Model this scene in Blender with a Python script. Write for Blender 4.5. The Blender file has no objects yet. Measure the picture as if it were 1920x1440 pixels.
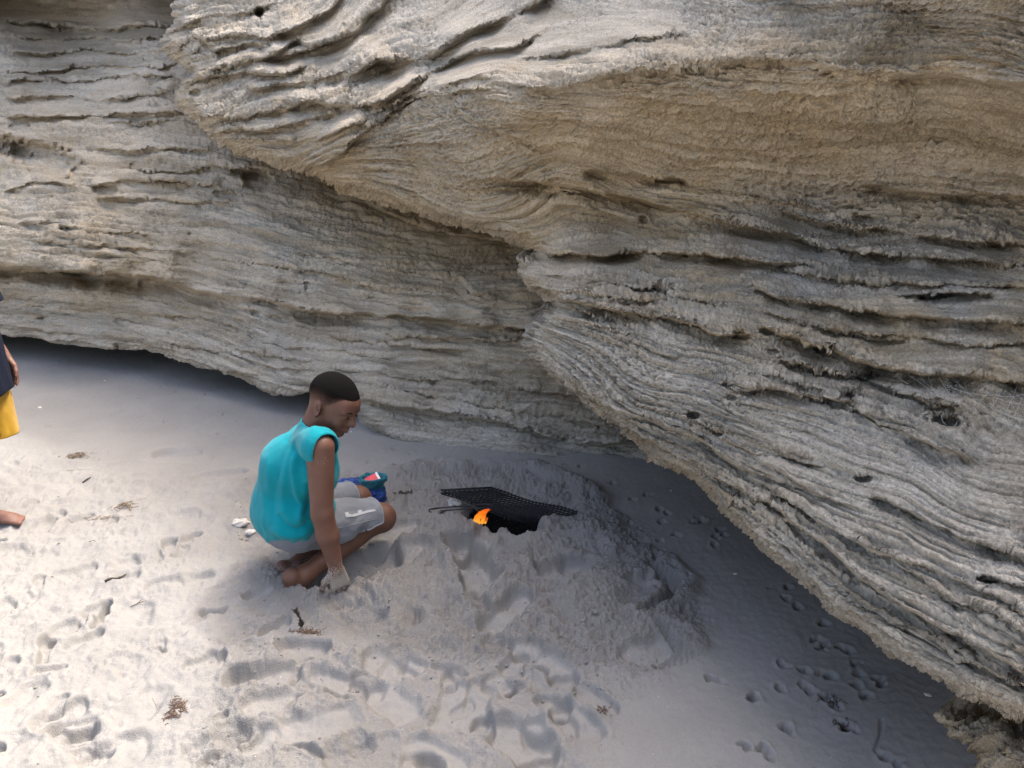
import bpy, math, random
import numpy as np
from mathutils import Vector, Matrix

# ------------------------------------------------------------------ camera, sky, sun, exposure
SC = bpy.context.scene
COL = SC.collection
FX = 1387.0                      # focal length in photograph pixels (26 mm equivalent)
CAM_H, PITCH = 1.5, math.radians(18.0)
CS, SN = math.cos(PITCH), math.sin(PITCH)
cam_data = bpy.data.cameras.new('camera')
cam_data.sensor_width = 36.0
cam_data.lens = 36.0 * FX / 1920.0
cam_data.clip_start = 0.05
cam_data.clip_end = 500.0
cam = bpy.data.objects.new('camera', cam_data)
cam.location = (0, 0, CAM_H)
cam.rotation_euler = (math.pi / 2 - PITCH, 0, 0)
COL.objects.link(cam)
SC.camera = cam

SUN_EL, SUN_AZ = math.radians(58.0), math.atan2(0.68, 0.73)      # direction towards the sun, over the cliff
sun_dir = Vector((math.cos(SUN_EL) * math.cos(SUN_AZ), math.cos(SUN_EL) * math.sin(SUN_AZ), math.sin(SUN_EL)))
world = bpy.data.worlds.new('World')
SC.world = world
world.use_nodes = True
wn = world.node_tree.nodes
wn.clear()
sky = wn.new('ShaderNodeTexSky')
sky.sky_type = 'NISHITA'
sky.sun_disc = False
sky.sun_elevation = SUN_EL
sky.sun_rotation = math.pi / 2 - SUN_AZ
sky.air_density = 1.0
sky.dust_density = 10.0
sky.ozone_density = 0.4
bg = wn.new('ShaderNodeBackground')
bg.inputs['Strength'].default_value = 0.15
wo = wn.new('ShaderNodeOutputWorld')
world.node_tree.links.new(sky.outputs[0], bg.inputs['Color'])
world.node_tree.links.new(bg.outputs[0], wo.inputs['Surface'])

sun_data = bpy.data.lights.new('sun', 'SUN')
sun_data.energy = 0.95
sun_data.angle = math.radians(4.0)
sun_data.color = (1.0, 0.985, 0.96)
sun = bpy.data.objects.new('sun', sun_data)
sun.rotation_euler = sun_dir.to_track_quat('Z', 'Y').to_euler()
sun.location = (6, 5, 12)
COL.objects.link(sun)

SC.view_settings.view_transform = 'Standard'
SC.view_settings.look = 'None'
SC.view_settings.gamma = 1.0
SC.view_settings.exposure = 1.82
SC.cycles.use_denoising = True
SC.cycles.denoising_prefilter = 'NONE'
SC.cycles.max_bounces = 8
SC.cycles.diffuse_bounces = 5

# ------------------------------------------------------------------ helpers
RES_F, RES_B, RES_S = 1.8, 2.2, 2.0
RNG = np.random.RandomState(7)

def U(px, py, d):
    """photograph pixel and depth along the view axis -> point in the place"""
    u = (np.asarray(px, float) - 960) / FX
    v = (np.asarray(py, float) - 720) / FX
    d = np.asarray(d, float)
    return np.stack([u * d, d * (CS - v * SN), CAM_H - d * (SN + v * CS)], -1)

def W(px, py, z=0.0):
    """photograph pixel -> point on the sand"""
    v = (np.asarray(py, float) - 720) / FX
    d = (CAM_H - z) / (SN + v * CS)
    return U(px, py, d)

def project(P):
    x, y, z = P[:, 0], P[:, 1], P[:, 2] - CAM_H
    d = y * CS - z * SN
    up = z * CS + y * SN
    return 960 + FX * x / d, 720 - FX * up / d, d

_perm = RNG.permutation(4096).astype(np.int64)
_g = RNG.normal(size=(4096, 3)).astype(np.float32)
_g /= np.linalg.norm(_g, axis=1, keepdims=True)
_jit = RNG.rand(4096, 3).astype(np.float32)

def _hash(i, j, k):
    return _perm[(_perm[(_perm[i & 4095] + j) & 4095] + k) & 4095]

def perlin(p):
    p = np.asarray(p, np.float32)
    i = np.floor(p).astype(np.int64)
    f = p - i
    w = f * f * f * (f * (f * 6 - 15) + 10)
    out = 0
    for dx in (0, 1):
        wx = w[:, 0] if dx else 1 - w[:, 0]
        for dy in (0, 1):
            wy = w[:, 1] if dy else 1 - w[:, 1]
            for dz in (0, 1):
                wz = w[:, 2] if dz else 1 - w[:, 2]
                g = _g[_hash(i[:, 0] + dx, i[:, 1] + dy, i[:, 2] + dz)]
                dot = g[:, 0] * (f[:, 0] - dx) + g[:, 1] * (f[:, 1] - dy) + g[:, 2] * (f[:, 2] - dz)
                out = out + wx * wy * wz * dot
    return out * 1.5

def fbm(p, octaves=4, gain=0.5, lac=2.03):
    a, s = 1.0, 0
    p = np.asarray(p, np.float32)
    for o in range(octaves):
        s = s + a * perlin(p + 17.3 * o)
        p = p * lac
        a *= gain
    return s

def worley(p, dims=3):
    """distance to nearest feature point, and to the second nearest"""
    p = np.asarray(p, np.float32)
    i = np.floor(p).astype(np.int64)
    f = p - i
    d1 = np.full(len(p), 9.0, np.float32)
    d2 = d1.copy()
    for dx in (-1, 0, 1):
        for dy in (-1, 0, 1):
            for dz in ((-1, 0, 1) if dims == 3 else (0,)):
                j = _jit[_hash(i[:, 0] + dx, i[:, 1] + dy, i[:, 2] + dz)]
                d = (dx + j[:, 0] - f[:, 0]) ** 2 + (dy + j[:, 1] - f[:, 1]) ** 2
                if dims == 3:
                    d = d + (dz + j[:, 2] - f[:, 2]) ** 2
                d2 = np.minimum(d2, np.maximum(d1, d))
                d1 = np.minimum(d1, d)
    return np.sqrt(d1), np.sqrt(d2)

def sstep(a, b, x):
    t = np.clip((x - a) / (b - a), 0, 1)
    return t * t * (3 - 2 * t)

def resample(poly, step):
    poly = np.asarray(poly, float)
    seg = np.linalg.norm(np.diff(poly[:, :2], axis=0), axis=1)
    t = np.concatenate([[0], np.cumsum(seg)])
    n = max(2, int(t[-1] / step) + 1)
    tt = np.linspace(0, t[-1], n)
    return np.stack([np.interp(tt, t, poly[:, c]) for c in range(poly.shape[1])], -1)

def smooth_poly(poly, step=8.0):
    """Catmull-Rom through the points"""
    P = np.asarray(poly, float)
    Q = np.vstack([2 * P[0] - P[1], P, 2 * P[-1] - P[-2]])
    out = []
    for i in range(1, len(Q) - 2):
        n = max(2, int(np.linalg.norm(Q[i + 1] - Q[i]) / step))
        t = np.linspace(0, 1, n, endpoint=False)[:, None]
        out.append(0.5 * ((2 * Q[i]) + (-Q[i - 1] + Q[i + 1]) * t + (2 * Q[i - 1] - 5 * Q[i] + 4 * Q[i + 1] - Q[i + 2]) * t ** 2
                          + (-Q[i - 1] + 3 * Q[i] - 3 * Q[i + 1] + Q[i + 2]) * t ** 3))
    out.append(P[-1:])
    return np.vstack(out)

def seg_dist(X, Y, poly, signed=True):
    """signed distance to an open polyline, + on the upper side for lines drawn left to right; also 0..1 along, and nearest pt"""
    best = np.full(X.shape, 1e9)
    sg = np.ones(X.shape)
    tt = np.zeros(X.shape)
    nx = np.zeros(X.shape)
    ny = np.zeros(X.shape)
    L = np.linalg.norm(np.diff(poly[:, :2], axis=0), axis=1)
    cum = np.concatenate([[0], np.cumsum(L)])
    for i in range(len(poly) - 1):
        ax, ay = poly[i, 0], poly[i, 1]
        bx, by = poly[i + 1, 0] - ax, poly[i + 1, 1] - ay
        t = np.clip(((X - ax) * bx + (Y - ay) * by) / max(bx * bx + by * by, 1e-9), 0, 1)
        qx, qy = ax + t * bx, ay + t * by
        d = (X - qx) ** 2 + (Y - qy) ** 2
        m = d < best
        best = np.where(m, d, best)
        tt = np.where(m, (cum[i] + t * L[i]) / cum[-1], tt)
        nx = np.where(m, qx, nx)
        ny = np.where(m, qy, ny)
        if signed:
            c = bx * (Y - ay) - by * (X - ax)
            sg = np.where(m, np.where(c < 0, 1.0, -1.0), sg)
    return np.sqrt(best) * sg, tt, nx, ny

def in_poly(X, Y, poly):
    inside = np.zeros(X.shape, bool)
    n = len(poly)
    for i in range(n):
        x1, y1 = poly[i][:2]
        x2, y2 = poly[(i + 1) % n][:2]
        if y1 == y2:
            continue
        c = (y1 > Y) != (y2 > Y)
        inside ^= c & (X < (x2 - x1) * (Y - y1) / (y2 - y1) + x1)
    return inside

class TPS:
    """thin-plate interpolation of scattered control values over the photograph plane"""
    def __init__(self, pts, lam=1e-3):
        pts = np.asarray(pts, float)
        self.c = pts[:, :2] / 500.0
        n = len(pts)
        r2 = ((self.c[:, None] - self.c[None]) ** 2).sum(-1)
        K = 0.5 * r2 * np.log(r2 + 1e-12) + lam * np.eye(n)
        Pm = np.hstack([np.ones((n, 1)), self.c])
        A = np.block([[K, Pm], [Pm.T, np.zeros((3, 3))]])
        self.w = np.linalg.solve(A, np.concatenate([pts[:, 2], np.zeros(3)]))
    def __call__(self, X, Y):
        x, y = X / 500.0, Y / 500.0
        n = len(self.c)
        out = self.w[n] + self.w[n + 1] * x + self.w[n + 2] * y
        for i in range(n):
            r2 = (x - self.c[i, 0]) ** 2 + (y - self.c[i, 1]) ** 2
            out = out + self.w[i] * 0.5 * r2 * np.log(r2 + 1e-12)
        return out

def mesh_object(name, V, faces, mat=None, parent=None, smooth=True, attrs=None):
    """one mesh object from arrays; faces is an int array (n,3) or (n,4), or a list of such arrays"""
    me = bpy.data.meshes.new(name)
    V = np.asarray(V, np.float32)
    if not isinstance(faces, (list, tuple)):
        faces = [faces]
    faces = [np.asarray(f, np.int32) for f in faces if len(f)]
    nl = sum(f.size for f in faces)
    npoly = sum(len(f) for f in faces)
    me.vertices.add(len(V))
    me.vertices.foreach_set('co', V.ravel())
    me.loops.add(nl)
    me.loops.foreach_set('vertex_index', np.concatenate([f.ravel() for f in faces]))
    tot = np.concatenate([np.full(len(f), f.shape[1], np.int32) for f in faces])
    me.polygons.add(npoly)
    me.polygons.foreach_set('loop_start', np.concatenate([[0], np.cumsum(tot)[:-1]]).astype(np.int32))
    me.polygons.foreach_set('use_smooth', np.full(npoly, smooth))
    me.update(calc_edges=True)
    me.validate()
    if attrs:
        for k, a in attrs.items():
            at = me.attributes.new(k, 'FLOAT', 'POINT')
            at.data.foreach_set('value', np.asarray(a, np.float32))
    if mat:
        me.materials.append(mat)
    o = bpy.data.objects.new(name, me)
    COL.objects.link(o)
    if parent:
        o.parent = parent
    return o

def tag(o, label=None, cat=None, group=None, kind=None):
    if label: o['label'] = label
    if cat: o['category'] = cat
    if group: o['group'] = group
    if kind: o['kind'] = kind
    return o

def vnormals(V, Q):
    a, b, c, d = V[Q[:, 0]], V[Q[:, 1]], V[Q[:, 2]], V[Q[:, 3]]
    n = np.cross(c - a, d - b)
    N = np.zeros_like(V)
    for k in range(4):
        for c3 in range(3):
            N[:, c3] += np.bincount(Q[:, k], n[:, c3], len(V))
    return N / (np.linalg.norm(N, axis=1, keepdims=True) + 1e-12)

# ---- material helper
class Mat:
    def __init__(self, name, rough=0.9, spec=0.2):
        self.m = bpy.data.materials.new(name)
        self.m.use_nodes = True
        self.nt = self.m.node_tree
        self.n = self.nt.nodes
        self.b = self.n['Principled BSDF']
        self.b.inputs['Roughness'].default_value = rough
        self.b.inputs['Specular IOR Level'].default_value = spec
        self.geo = self.n.new('ShaderNodeNewGeometry')
    def link(self, a, b):
        self.nt.links.new(a, b)
    def noise(self, scale, detail=4, rough=0.6, vec=None, dist=0.0):
        t = self.n.new('ShaderNodeTexNoise')
        t.inputs['Scale'].default_value = scale
        t.inputs['Detail'].default_value = detail
        t.inputs['Roughness'].default_value = rough
        t.inputs['Distortion'].default_value = dist
        self.link(vec or self.geo.outputs['Position'], t.inputs['Vector'])
        return t.outputs[0]
    def voronoi(self, scale, feature='F1', vec=None):
        t = self.n.new('ShaderNodeTexVoronoi')
        t.feature = feature
        t.inputs['Scale'].default_value = scale
        self.link(vec or self.geo.outputs['Position'], t.inputs['Vector'])
        return t
    def attr(self, name):
        t = self.n.new('ShaderNodeAttribute')
        t.attribute_name = name
        return t.outputs['Fac']
    def ramp(self, fac, stops):
        t = self.n.new('ShaderNodeValToRGB')
        cr = t.color_ramp
        while len(cr.elements) < len(stops):
            cr.elements.new(0.5)
        for e, (p, c) in zip(cr.elements, stops):
            e.position = p
            e.color = (*c, 1) if len(c) == 3 else c
        self.link(fac, t.inputs[0])
        return t.outputs[0]
    def maprange(self, fac, a, b, c=0.0, d=1.0):
        t = self.n.new('ShaderNodeMapRange')
        t.inputs[1].default_value, t.inputs[2].default_value = a, b
        t.inputs[3].default_value, t.inputs[4].default_value = c, d
        self.link(fac, t.inputs[0])
        return t.outputs[0]
    def math(self, op, a, b):
        t = self.n.new('ShaderNodeMath')
        t.operation = op
        for k, x in enumerate((a, b)):
            if isinstance(x, (int, float)): t.inputs[k].default_value = x
            else: self.link(x, t.inputs[k])
        return t.outputs[0]
    def mix(self, fac, a, b, mode='MIX'):
        t = self.n.new('ShaderNodeMix')
        t.data_type = 'RGBA'
        t.blend_type = mode
        for sock, x in ((t.inputs[0], fac), (t.inputs[6], a), (t.inputs[7], b)):
            if isinstance(x, (int, float)): sock.default_value = x
            elif isinstance(x, tuple): sock.default_value = (*x, 1)
            else: self.link(x, sock)
        return t.outputs[2]
    def color(self, c):
        if isinstance(c, tuple): self.b.inputs['Base Color'].default_value = (*c, 1)
        else: self.link(c, self.b.inputs['Base Color'])
        return self
    def bump(self, h, strength=0.5, dist=0.01, prev=None):
        t = self.n.new('ShaderNodeBump')
        t.inputs['Strength'].default_value = strength
        t.inputs['Distance'].default_value = dist
        self.link(h, t.inputs['Height'])
        if prev: self.link(prev, t.inputs['Normal'])
        self.link(t.outputs[0], self.b.inputs['Normal'])
        return t.outputs[0]

def mat_rock():
    M = Mat('weathered sandstone', 0.95, 0.1)
    tint = M.attr('tint')
    st = M.attr('strata')
    # colour of the beds: stretched along the bedding with the strata coordinate as third axis
    comb = M.n.new('ShaderNodeCombineXYZ')
    sep = M.n.new('ShaderNodeSeparateXYZ')
    M.link(M.geo.outputs['Position'], sep.inputs[0])
    M.link(M.math('MULTIPLY', sep.outputs[0], 1.2), comb.inputs[0])
    M.link(M.math('MULTIPLY', sep.outputs[1], 1.2), comb.inputs[1])
    M.link(M.math('MULTIPLY', st, 44.0), comb.inputs[2])
    beds = M.noise(1.0, 5, 0.65, comb.outputs[0])
    blotch = M.noise(5.0, 5, 0.6)
    fine = M.noise(120.0, 3, 0.7)
    grey = M.mix(M.maprange(beds, 0.38, 0.60), (0.42, 0.388, 0.325), (0.66, 0.618, 0.54))
    och = M.mix(M.maprange(beds, 0.38, 0.60), (0.44, 0.345, 0.215), (0.65, 0.54, 0.38))
    tf = M.math('ADD', tint, M.maprange(blotch, 0.3, 0.7, -0.22, 0.22))
    cl = M.n.new('ShaderNodeClamp')
    M.link(tf, cl.inputs[0])
    col = M.mix(cl.outputs[0], grey, och)
    col = M.mix(M.maprange(fine, 0.34, 0.66, 0.0, 1.0), M.mix(1.0, col, (0.74, 0.73, 0.72), 'MULTIPLY'), M.mix(1.0, col, (1.16, 1.15, 1.13), 'MULTIPLY'))
    # dark specks and streaks, drawn out along the beds
    c2 = M.n.new('ShaderNodeCombineXYZ')
    for k, m_ in ((0, 22.0), (1, 22.0)):
        M.link(M.math('MULTIPLY', sep.outputs[k], m_), c2.inputs[k])
    M.link(M.math('MULTIPLY', st, 190.0), c2.inputs[2])
    sp = M.noise(1.0, 3, 0.7, c2.outputs[0])
    zn = M.noise(3.2, 4, 0.6)
    spf = M.math('MULTIPLY', M.maprange(sp, 0.55, 0.66), M.maprange(zn, 0.40, 0.62, 0.12, 0.75))
    col = M.mix(spf, col, (0.27, 0.245, 0.20))
    stain = M.noise(2.3, 6, 0.7)
    col = M.mix(M.maprange(stain, 0.56, 0.74, 0.0, 0.35), col, (0.28, 0.275, 0.25))
    M.color(col)
    b = M.bump(M.noise(170.0, 4, 0.8), 0.9, 0.009)
    M.bump(M.noise(420.0, 2, 0.7), 0.4, 0.003, b)
    return M.m

ROCK = mat_rock()
# ------------------------------------------------------------------ the cliff
def steps(lo, a, b, hi, fine, coarse):
    """grid positions: fine between a and b (the part in view), coarser outside"""
    left = np.arange(lo, a, coarse)
    mid = np.arange(a, b, fine)
    right = np.arange(b, hi + coarse, coarse)
    return np.concatenate([left, mid, right])

def relief(xs, ys, poly, depth_fn, open_edge, skirt):
    """sheet of rock over the region 'poly'; edges along open_edge roll back into the rock"""
    X, Y = np.meshgrid(xs, ys)
    ins = in_poly(X, Y, poly)
    nx, ny = len(xs), len(ys)
    idx = np.arange(nx * ny).reshape(ny, nx)
    q = np.stack([idx[:-1, :-1], idx[1:, :-1], idx[1:, 1:], idx[:-1, 1:]], -1).reshape(-1, 4)
    fi = ins.ravel()
    q = q[fi[q].any(1)]
    used = np.unique(q)
    remap = np.full(nx * ny, -1)
    remap[used] = np.arange(len(used))
    q = remap[q]
    x, y = X.ravel()[used], Y.ravel()[used]
    out = ~fi[used]
    closed = np.vstack([poly, poly[:1]])
    if out.any():
        _, _, sx, sy = seg_dist(x[out], y[out], closed, False)
        x[out], y[out] = sx, sy
    ed, _, ex, ey = seg_dist(x, y, open_edge, False)
    d = depth_fn(x, y, ed)
    V = U(x, y, d)
    return V, q, x, y, ed

def boundary(q):
    e = np.concatenate([q[:, [0, 1]], q[:, [1, 2]], q[:, [2, 3]], q[:, [3, 0]]])
    key = np.sort(e, 1)
    k = key[:, 0].astype(np.int64) * (q.max() + 1) + key[:, 1]
    _, inv, cnt = np.unique(k, return_inverse=True, return_counts=True)
    return e[cnt[inv] == 1]

def add_skirt(V, q, sel_edges, offsets):
    """extrude boundary edges through successive offset functions; returns V, q"""
    ids = np.unique(sel_edges)
    prev = ids
    Vs, qs = [V], [q]
    n = len(V)
    base = V[ids]
    m = np.full(n, -1)
    m[ids] = np.arange(len(ids))
    e = m[sel_edges]
    prev_ids = ids
    for off in offsets:
        P = off(base)
        new = np.arange(len(ids)) + n
        n += len(ids)
        Vs.append(P)
        qs.append(np.stack([prev_ids[e[:, 0]], new[e[:, 0]], new[e[:, 1]], prev_ids[e[:, 1]]], -1))
        prev_ids = new
    return np.vstack(Vs), np.vstack(qs)

def pl(*pts):
    return smooth_poly(np.array(pts, float), 14.0)

# ---- lines read off the beds: (points, proud above (m), reach above (px), recess below (m), reach below (px))
FRONT_LINES = [
    # ledges of the upper left shoulder
    (pl((512,58),(545,52),(596,25),(625,8),(660,-40)), .05, 50, .10, 26),
    (pl((300,72),(345,46),(400,28),(470,20),(520,0)), .03, 40, .05, 22),
    (pl((350,108),(390,72),(440,60),(500,68),(545,40)), .03, 30, .05, 22),
    (pl((322,105),(352,68),(380,70),(400,92)), .03, 26, .05, 22),
    (pl((395,98),(430,85),(480,78),(505,85)), .03, 26, .06, 22),
    (pl((488,100),(512,96),(560,72),(583,83),(658,62),(687,29),(717,4),(740,-40)), .06, 46, .13, 34),
    (pl((382,130),(440,118),(500,104),(560,98),(620,80),(660,64)), .03, 26, .07, 22),
    (pl((330,188),(360,150),(420,138),(460,132),(520,140),(580,118)), .05, 36, .08, 24),
    (pl((458,150),(475,165),(520,158),(590,150),(650,132)), .03, 22, .05, 18),
    (pl((633,152),(660,138),(708,112),(783,104),(817,92),(875,58),(992,8),(1050,-40)), .07, 42, .17, 46),
    (pl((500,212),(545,196),(583,190),(640,196),(687,193),(740,172),(792,142),(867,100),(917,90),(985,78),(1050,20)), .06, 40, .10, 30),
    (pl((362,224),(400,216),(450,222),(480,212),(540,196)), .05, 24, .06, 20),
    (pl((386,246),(430,242),(520,238),(580,222),(640,208)), .05, 20, .06, 16),
    (pl((400,262),(450,258),(510,262),(560,268)), .04, 16, .04, 12),
    (pl((560,262),(600,258),(650,240),(690,228)), .03, 18, .05, 18),
    (pl((560,300),(600,305),(640,290),(655,270),(700,233),(740,205),(783,183),(840,172),(883,167),(930,168)), .08, 30, .02, 20),
    (pl((690,215),(760,180),(830,160),(900,140),(930,150)), .03, 24, .05, 22),
    # big brow over the brown roof
    (pl((922,150),(960,152),(990,160),(1090,152),(1180,126),(1290,118),(1440,108),(1600,126),(1760,138),(1960,155),(2300,180)), .07, 60, .05, 60),
    (pl((960,112),(1040,100),(1130,84),(1210,70),(1300,62)), .03, 30, .03, 20),
    (pl((832,195),(870,212),(920,240),(980,262),(1040,285)), .02, 14, .025, 10),
    # beds in the brown roof
    (pl((1080,268),(1200,262),(1330,275),(1440,292),(1560,300)), .015, 26, .02, 14),
    (pl((1090,316),(1185,325),(1250,330),(1305,345)), .03, 20, .08, 20),
    (pl((842,340),(917,331),(1042,342),(1125,358),(1208,375),(1300,400),(1400,424),(1472,436),(1527,455),(1655,474),(1800,486),(1960,498)), .05, 40, .13, 24),
    (pl((850,360),(900,352),(980,352),(1060,362)), .03, 12, .03, 10),
    (pl((1429,374),(1484,399),(1570,421),(1647,427),(1783,444),(1960,462)), .03, 30, .10, 22),
    (pl((1600,340),(1680,350),(1741,357),(1960,368)), .04, 40, .10, 26),
    (pl((1380,372),(1480,380),(1560,398)), .02, 18, .03, 12),
    # shadowed slot over the two left noses
    (pl((1000,470),(1060,474),(1125,478),(1207,470),(1300,474),(1378,482),(1470,491),(1540,500)), .06, 24, .16, 20),
    (pl((972,532),(1000,540),(1040,555),(1135,575),(1200,585),(1260,596),(1310,612),(1350,628),(1425,625)), .06, 30, .12, 20),
    (pl((1000,512),(1080,520),(1180,536),(1260,540),(1330,552)), .02, 14, .03, 12),
    (pl((1020,545),(1090,548),(1180,560),(1280,565),(1380,570)), .02, 10, .03, 10),
    (pl((1040,572),(1070,578),(1130,592),(1180,606)), .02, 8, .03, 10),
    (pl((1040,602),(1060,604),(1110,608),(1170,630),(1230,660),(1290,670)), .025, 20, .015, 14),
    # right: pale shelf, honeycomb, slot with the web
    (pl((1395,526),(1430,542),(1460,555),(1560,572),(1660,586),(1810,597),(1960,603)), .06, 40, .10, 26),
    (pl((1395,512),(1470,505),(1560,520),(1660,530),(1800,532),(1960,536)), .02, 24, .05, 18),
    (pl((1420,606),(1455,620),(1490,630),(1560,655),(1635,680),(1700,694),(1760,700),(1860,704),(1960,728)), .07, 34, .19, 36),
    (pl((1415,575),(1460,590),(1530,612),(1620,632),(1720,640)), .02, 16, .05, 14),
    (pl((1500,604),(1600,622),(1720,632),(1800,646),(1960,640)), .02, 14, .04, 12),
    (pl((1440,660),(1490,680),(1560,692),(1610,704),(1670,728),(1740,752),(1810,762)), .05, 18, .08, 16),
    (pl((1380,732),(1430,728),(1510,740),(1570,750),(1610,748)), .03, 24, .08, 16),
    (pl((1600,756),(1625,775),(1660,792),(1700,808),(1740,828),(1790,845),(1835,864)), .07, 34, .10, 26),
    (pl((1290,690),(1400,700),(1480,715),(1560,735)), .01, 16, .02, 12),
    # beds of the long lower lip
    (pl((990,655),(1030,690),(1085,730),(1175,772),(1310,822),(1385,872),(1485,908),(1585,945),(1640,968)), .035, 30, .05, 22),
    (pl((1150,742),(1260,775),(1360,812),(1440,838),(1540,862)), .015, 16, .025, 14),
    (pl((1290,795),(1400,842),(1480,858),(1560,880)), .02, 16, .04, 14),
    (pl((1620,925),(1685,946),(1760,985),(1830,1012),(1960,1062)), .03, 26, .08, 20),
    (pl((1140,785),(1200,815),(1260,845),(1385,912),(1465,955),(1500,990)), .035, 26, .07, 20),
    (pl((1385,878),(1465,925),(1550,985),(1640,1030),(1740,1062),(1830,1100),(1960,1160)), .03, 26, .05, 22),
    (pl((1440,965),(1480,975),(1556,1026),(1612,1080),(1687,1130),(1762,1172),(1837,1206),(1960,1285)), .05, 26, .10, 22),
    (pl((1260,862),(1330,905),(1420,962),(1500,1030),(1580,1098),(1660,1150),(1760,1200),(1850,1252),(1960,1302)), .025, 18, .035, 16),
    (pl((1840,1086),(1880,1090),(1960,1106)), .03, 20, .12, 18),
    (pl((1660,1040),(1740,1092),(1800,1130),(1870,1150),(1960,1210)), .03, 22, .05, 16),
]
# holes: (x, y, half width, half height, depth, tilt)
FRONT_HOLES = [(1790,559,82,11,.10,-.03),(1740,556,60,6,.05,-.06),(1775,790,34,13,.07,.16),(1620,898,20,8,.05,-.1),
    (1855,1088,26,9,.06,.2),(1300,780,16,9,.05,.1),(1345,812,14,9,.04,0),(1208,413,10,8,.05,0),(486,22,9,11,.10,0),
    (1365,722,12,6,.03,.2),(1372,745,12,6,.03,.2),(366,175,13,7,.04,0),(1390,628,18,9,.05,.2),(1440,622,18,8,.05,.2),
    (1540,655,16,9,.04,.1),(1260,340,30,9,.05,.1),(1622,708,22,9,.06,.1),(1590,742,16,8,.05,.1),(1450,660,14,7,.03,.1),
    (1620,410,26,8,.04,.1),(1190,570,30,5,.025,0),(1500,250,24,5,.012,.1),(1700,226,26,5,.015,.1),(1760,262,9,4,.012,0)]

SIL = np.array([(340,-300),(322,-60),(330,0),(322,22),(328,40),(308,58),(300,72),(304,90),(318,104),(335,118),(350,134),(338,142),(336,160),
    (326,180),(330,196),(345,212),(358,220),(372,236),(388,247),(400,262),(408,277),(440,290),(480,300),(520,312),(580,330),(640,356),
    (700,378),(760,396),(855,425),(920,440),(985,460),(1004,472),(985,480),(968,485),(972,500),(976,530),(990,542),(1020,560),(1036,570),
    (1014,578),(1022,586),(1002,602),(986,628),(980,648),(996,668),(1004,684),(1030,706),(1052,722),(1080,738),(1098,756),(1130,780),(1160,800),
    (1180,826),(1206,846),(1232,872),(1262,886),(1294,902),(1312,920),(1327,934),(1342,960),(1361,975),(1384,996),(1410,1016),(1426,1036),
    (1444,1046),(1470,1068),(1492,1080),(1508,1098),(1526,1106),(1550,1136),(1575,1155),(1594,1172),(1612,1177),(1632,1198),(1650,1211),
    (1668,1230),(1687,1237),(1716,1258),(1744,1271),(1770,1290),(1800,1301),(1830,1318),(1856,1324),(1890,1338),(1920,1346),(2010,1390),(2350,1520)], float)
FRONT_POLY = np.vstack([SIL, [(2500,1450),(2500,-460),(340,-460)]])

FD = TPS([(330,0,4.3),(300,70,4.3),(345,130,4.25),(330,185,4.2),(405,278,4.1),(500,315,4.0),(640,355,3.8),(735,388,3.6),(855,425,3.4),(990,470,3.1),
    (450,150,4.05),(500,0,4.25),(620,150,3.8),(700,30,3.9),(640,287,3.65),(800,250,3.3),(800,100,3.5),(925,155,2.85),(900,20,3.5),(1050,20,3.1),(1000,110,2.85),
    (760,330,3.5),(900,300,3.1),(900,380,3.25),
    (990,158,2.65),(1090,150,2.5),(1180,125,2.35),(1290,118,2.2),(1440,110,2.0),(1600,130,1.85),(1920,150,1.6),
    (1200,40,2.6),(1300,50,2.4),(1500,20,2.15),(1700,20,1.9),(1920,20,1.6),
    (1000,250,2.8),(1200,250,2.55),(1500,250,2.2),(1700,250,2.05),(1900,250,1.8),(1000,330,3.0),(1100,330,2.85),(1300,380,2.65),(1500,420,2.45),(1700,430,2.25),(1900,440,2.0),
    (1000,430,3.1),(1150,440,2.95),(975,500,2.95),(1100,500,2.7),(1300,500,2.48),(1500,520,2.25),(1700,550,2.05),(1900,560,1.8),
    (990,640,2.85),(1100,620,2.6),(1300,650,2.3),(1500,650,2.1),(1700,650,1.95),(1900,650,1.72),
    (1085,730,2.62),(1300,780,2.2),(1500,780,1.98),(1700,780,1.8),(1900,780,1.6),
    (1230,860,2.4),(1400,870,2.08),(1600,870,1.82),(1900,900,1.45),(1400,1000,2.03),(1600,1000,1.7),(1900,1050,1.32),
    (1500,1080,1.85),(1612,1170,1.66),(1750,1150,1.45),(1920,1200,1.2),(1750,1270,1.42),(1920,1340,1.2),
    (2400,1400,.95),(2400,900,1.15),(2400,500,1.45),(2400,150,1.3),(2400,-100,1.15),(2400,-420,1.3),
    (340,-300,4.7),(700,-300,4.5),(1000,-300,3.9),(1450,-90,2.1),(1700,-80,1.75),(1920,-80,1.48),(1400,-300,2.7),(1900,-300,1.6),(700,-460,4.9),(1400,-460,2.95),(1900,-460,1.8)], 2e-3)
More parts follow.
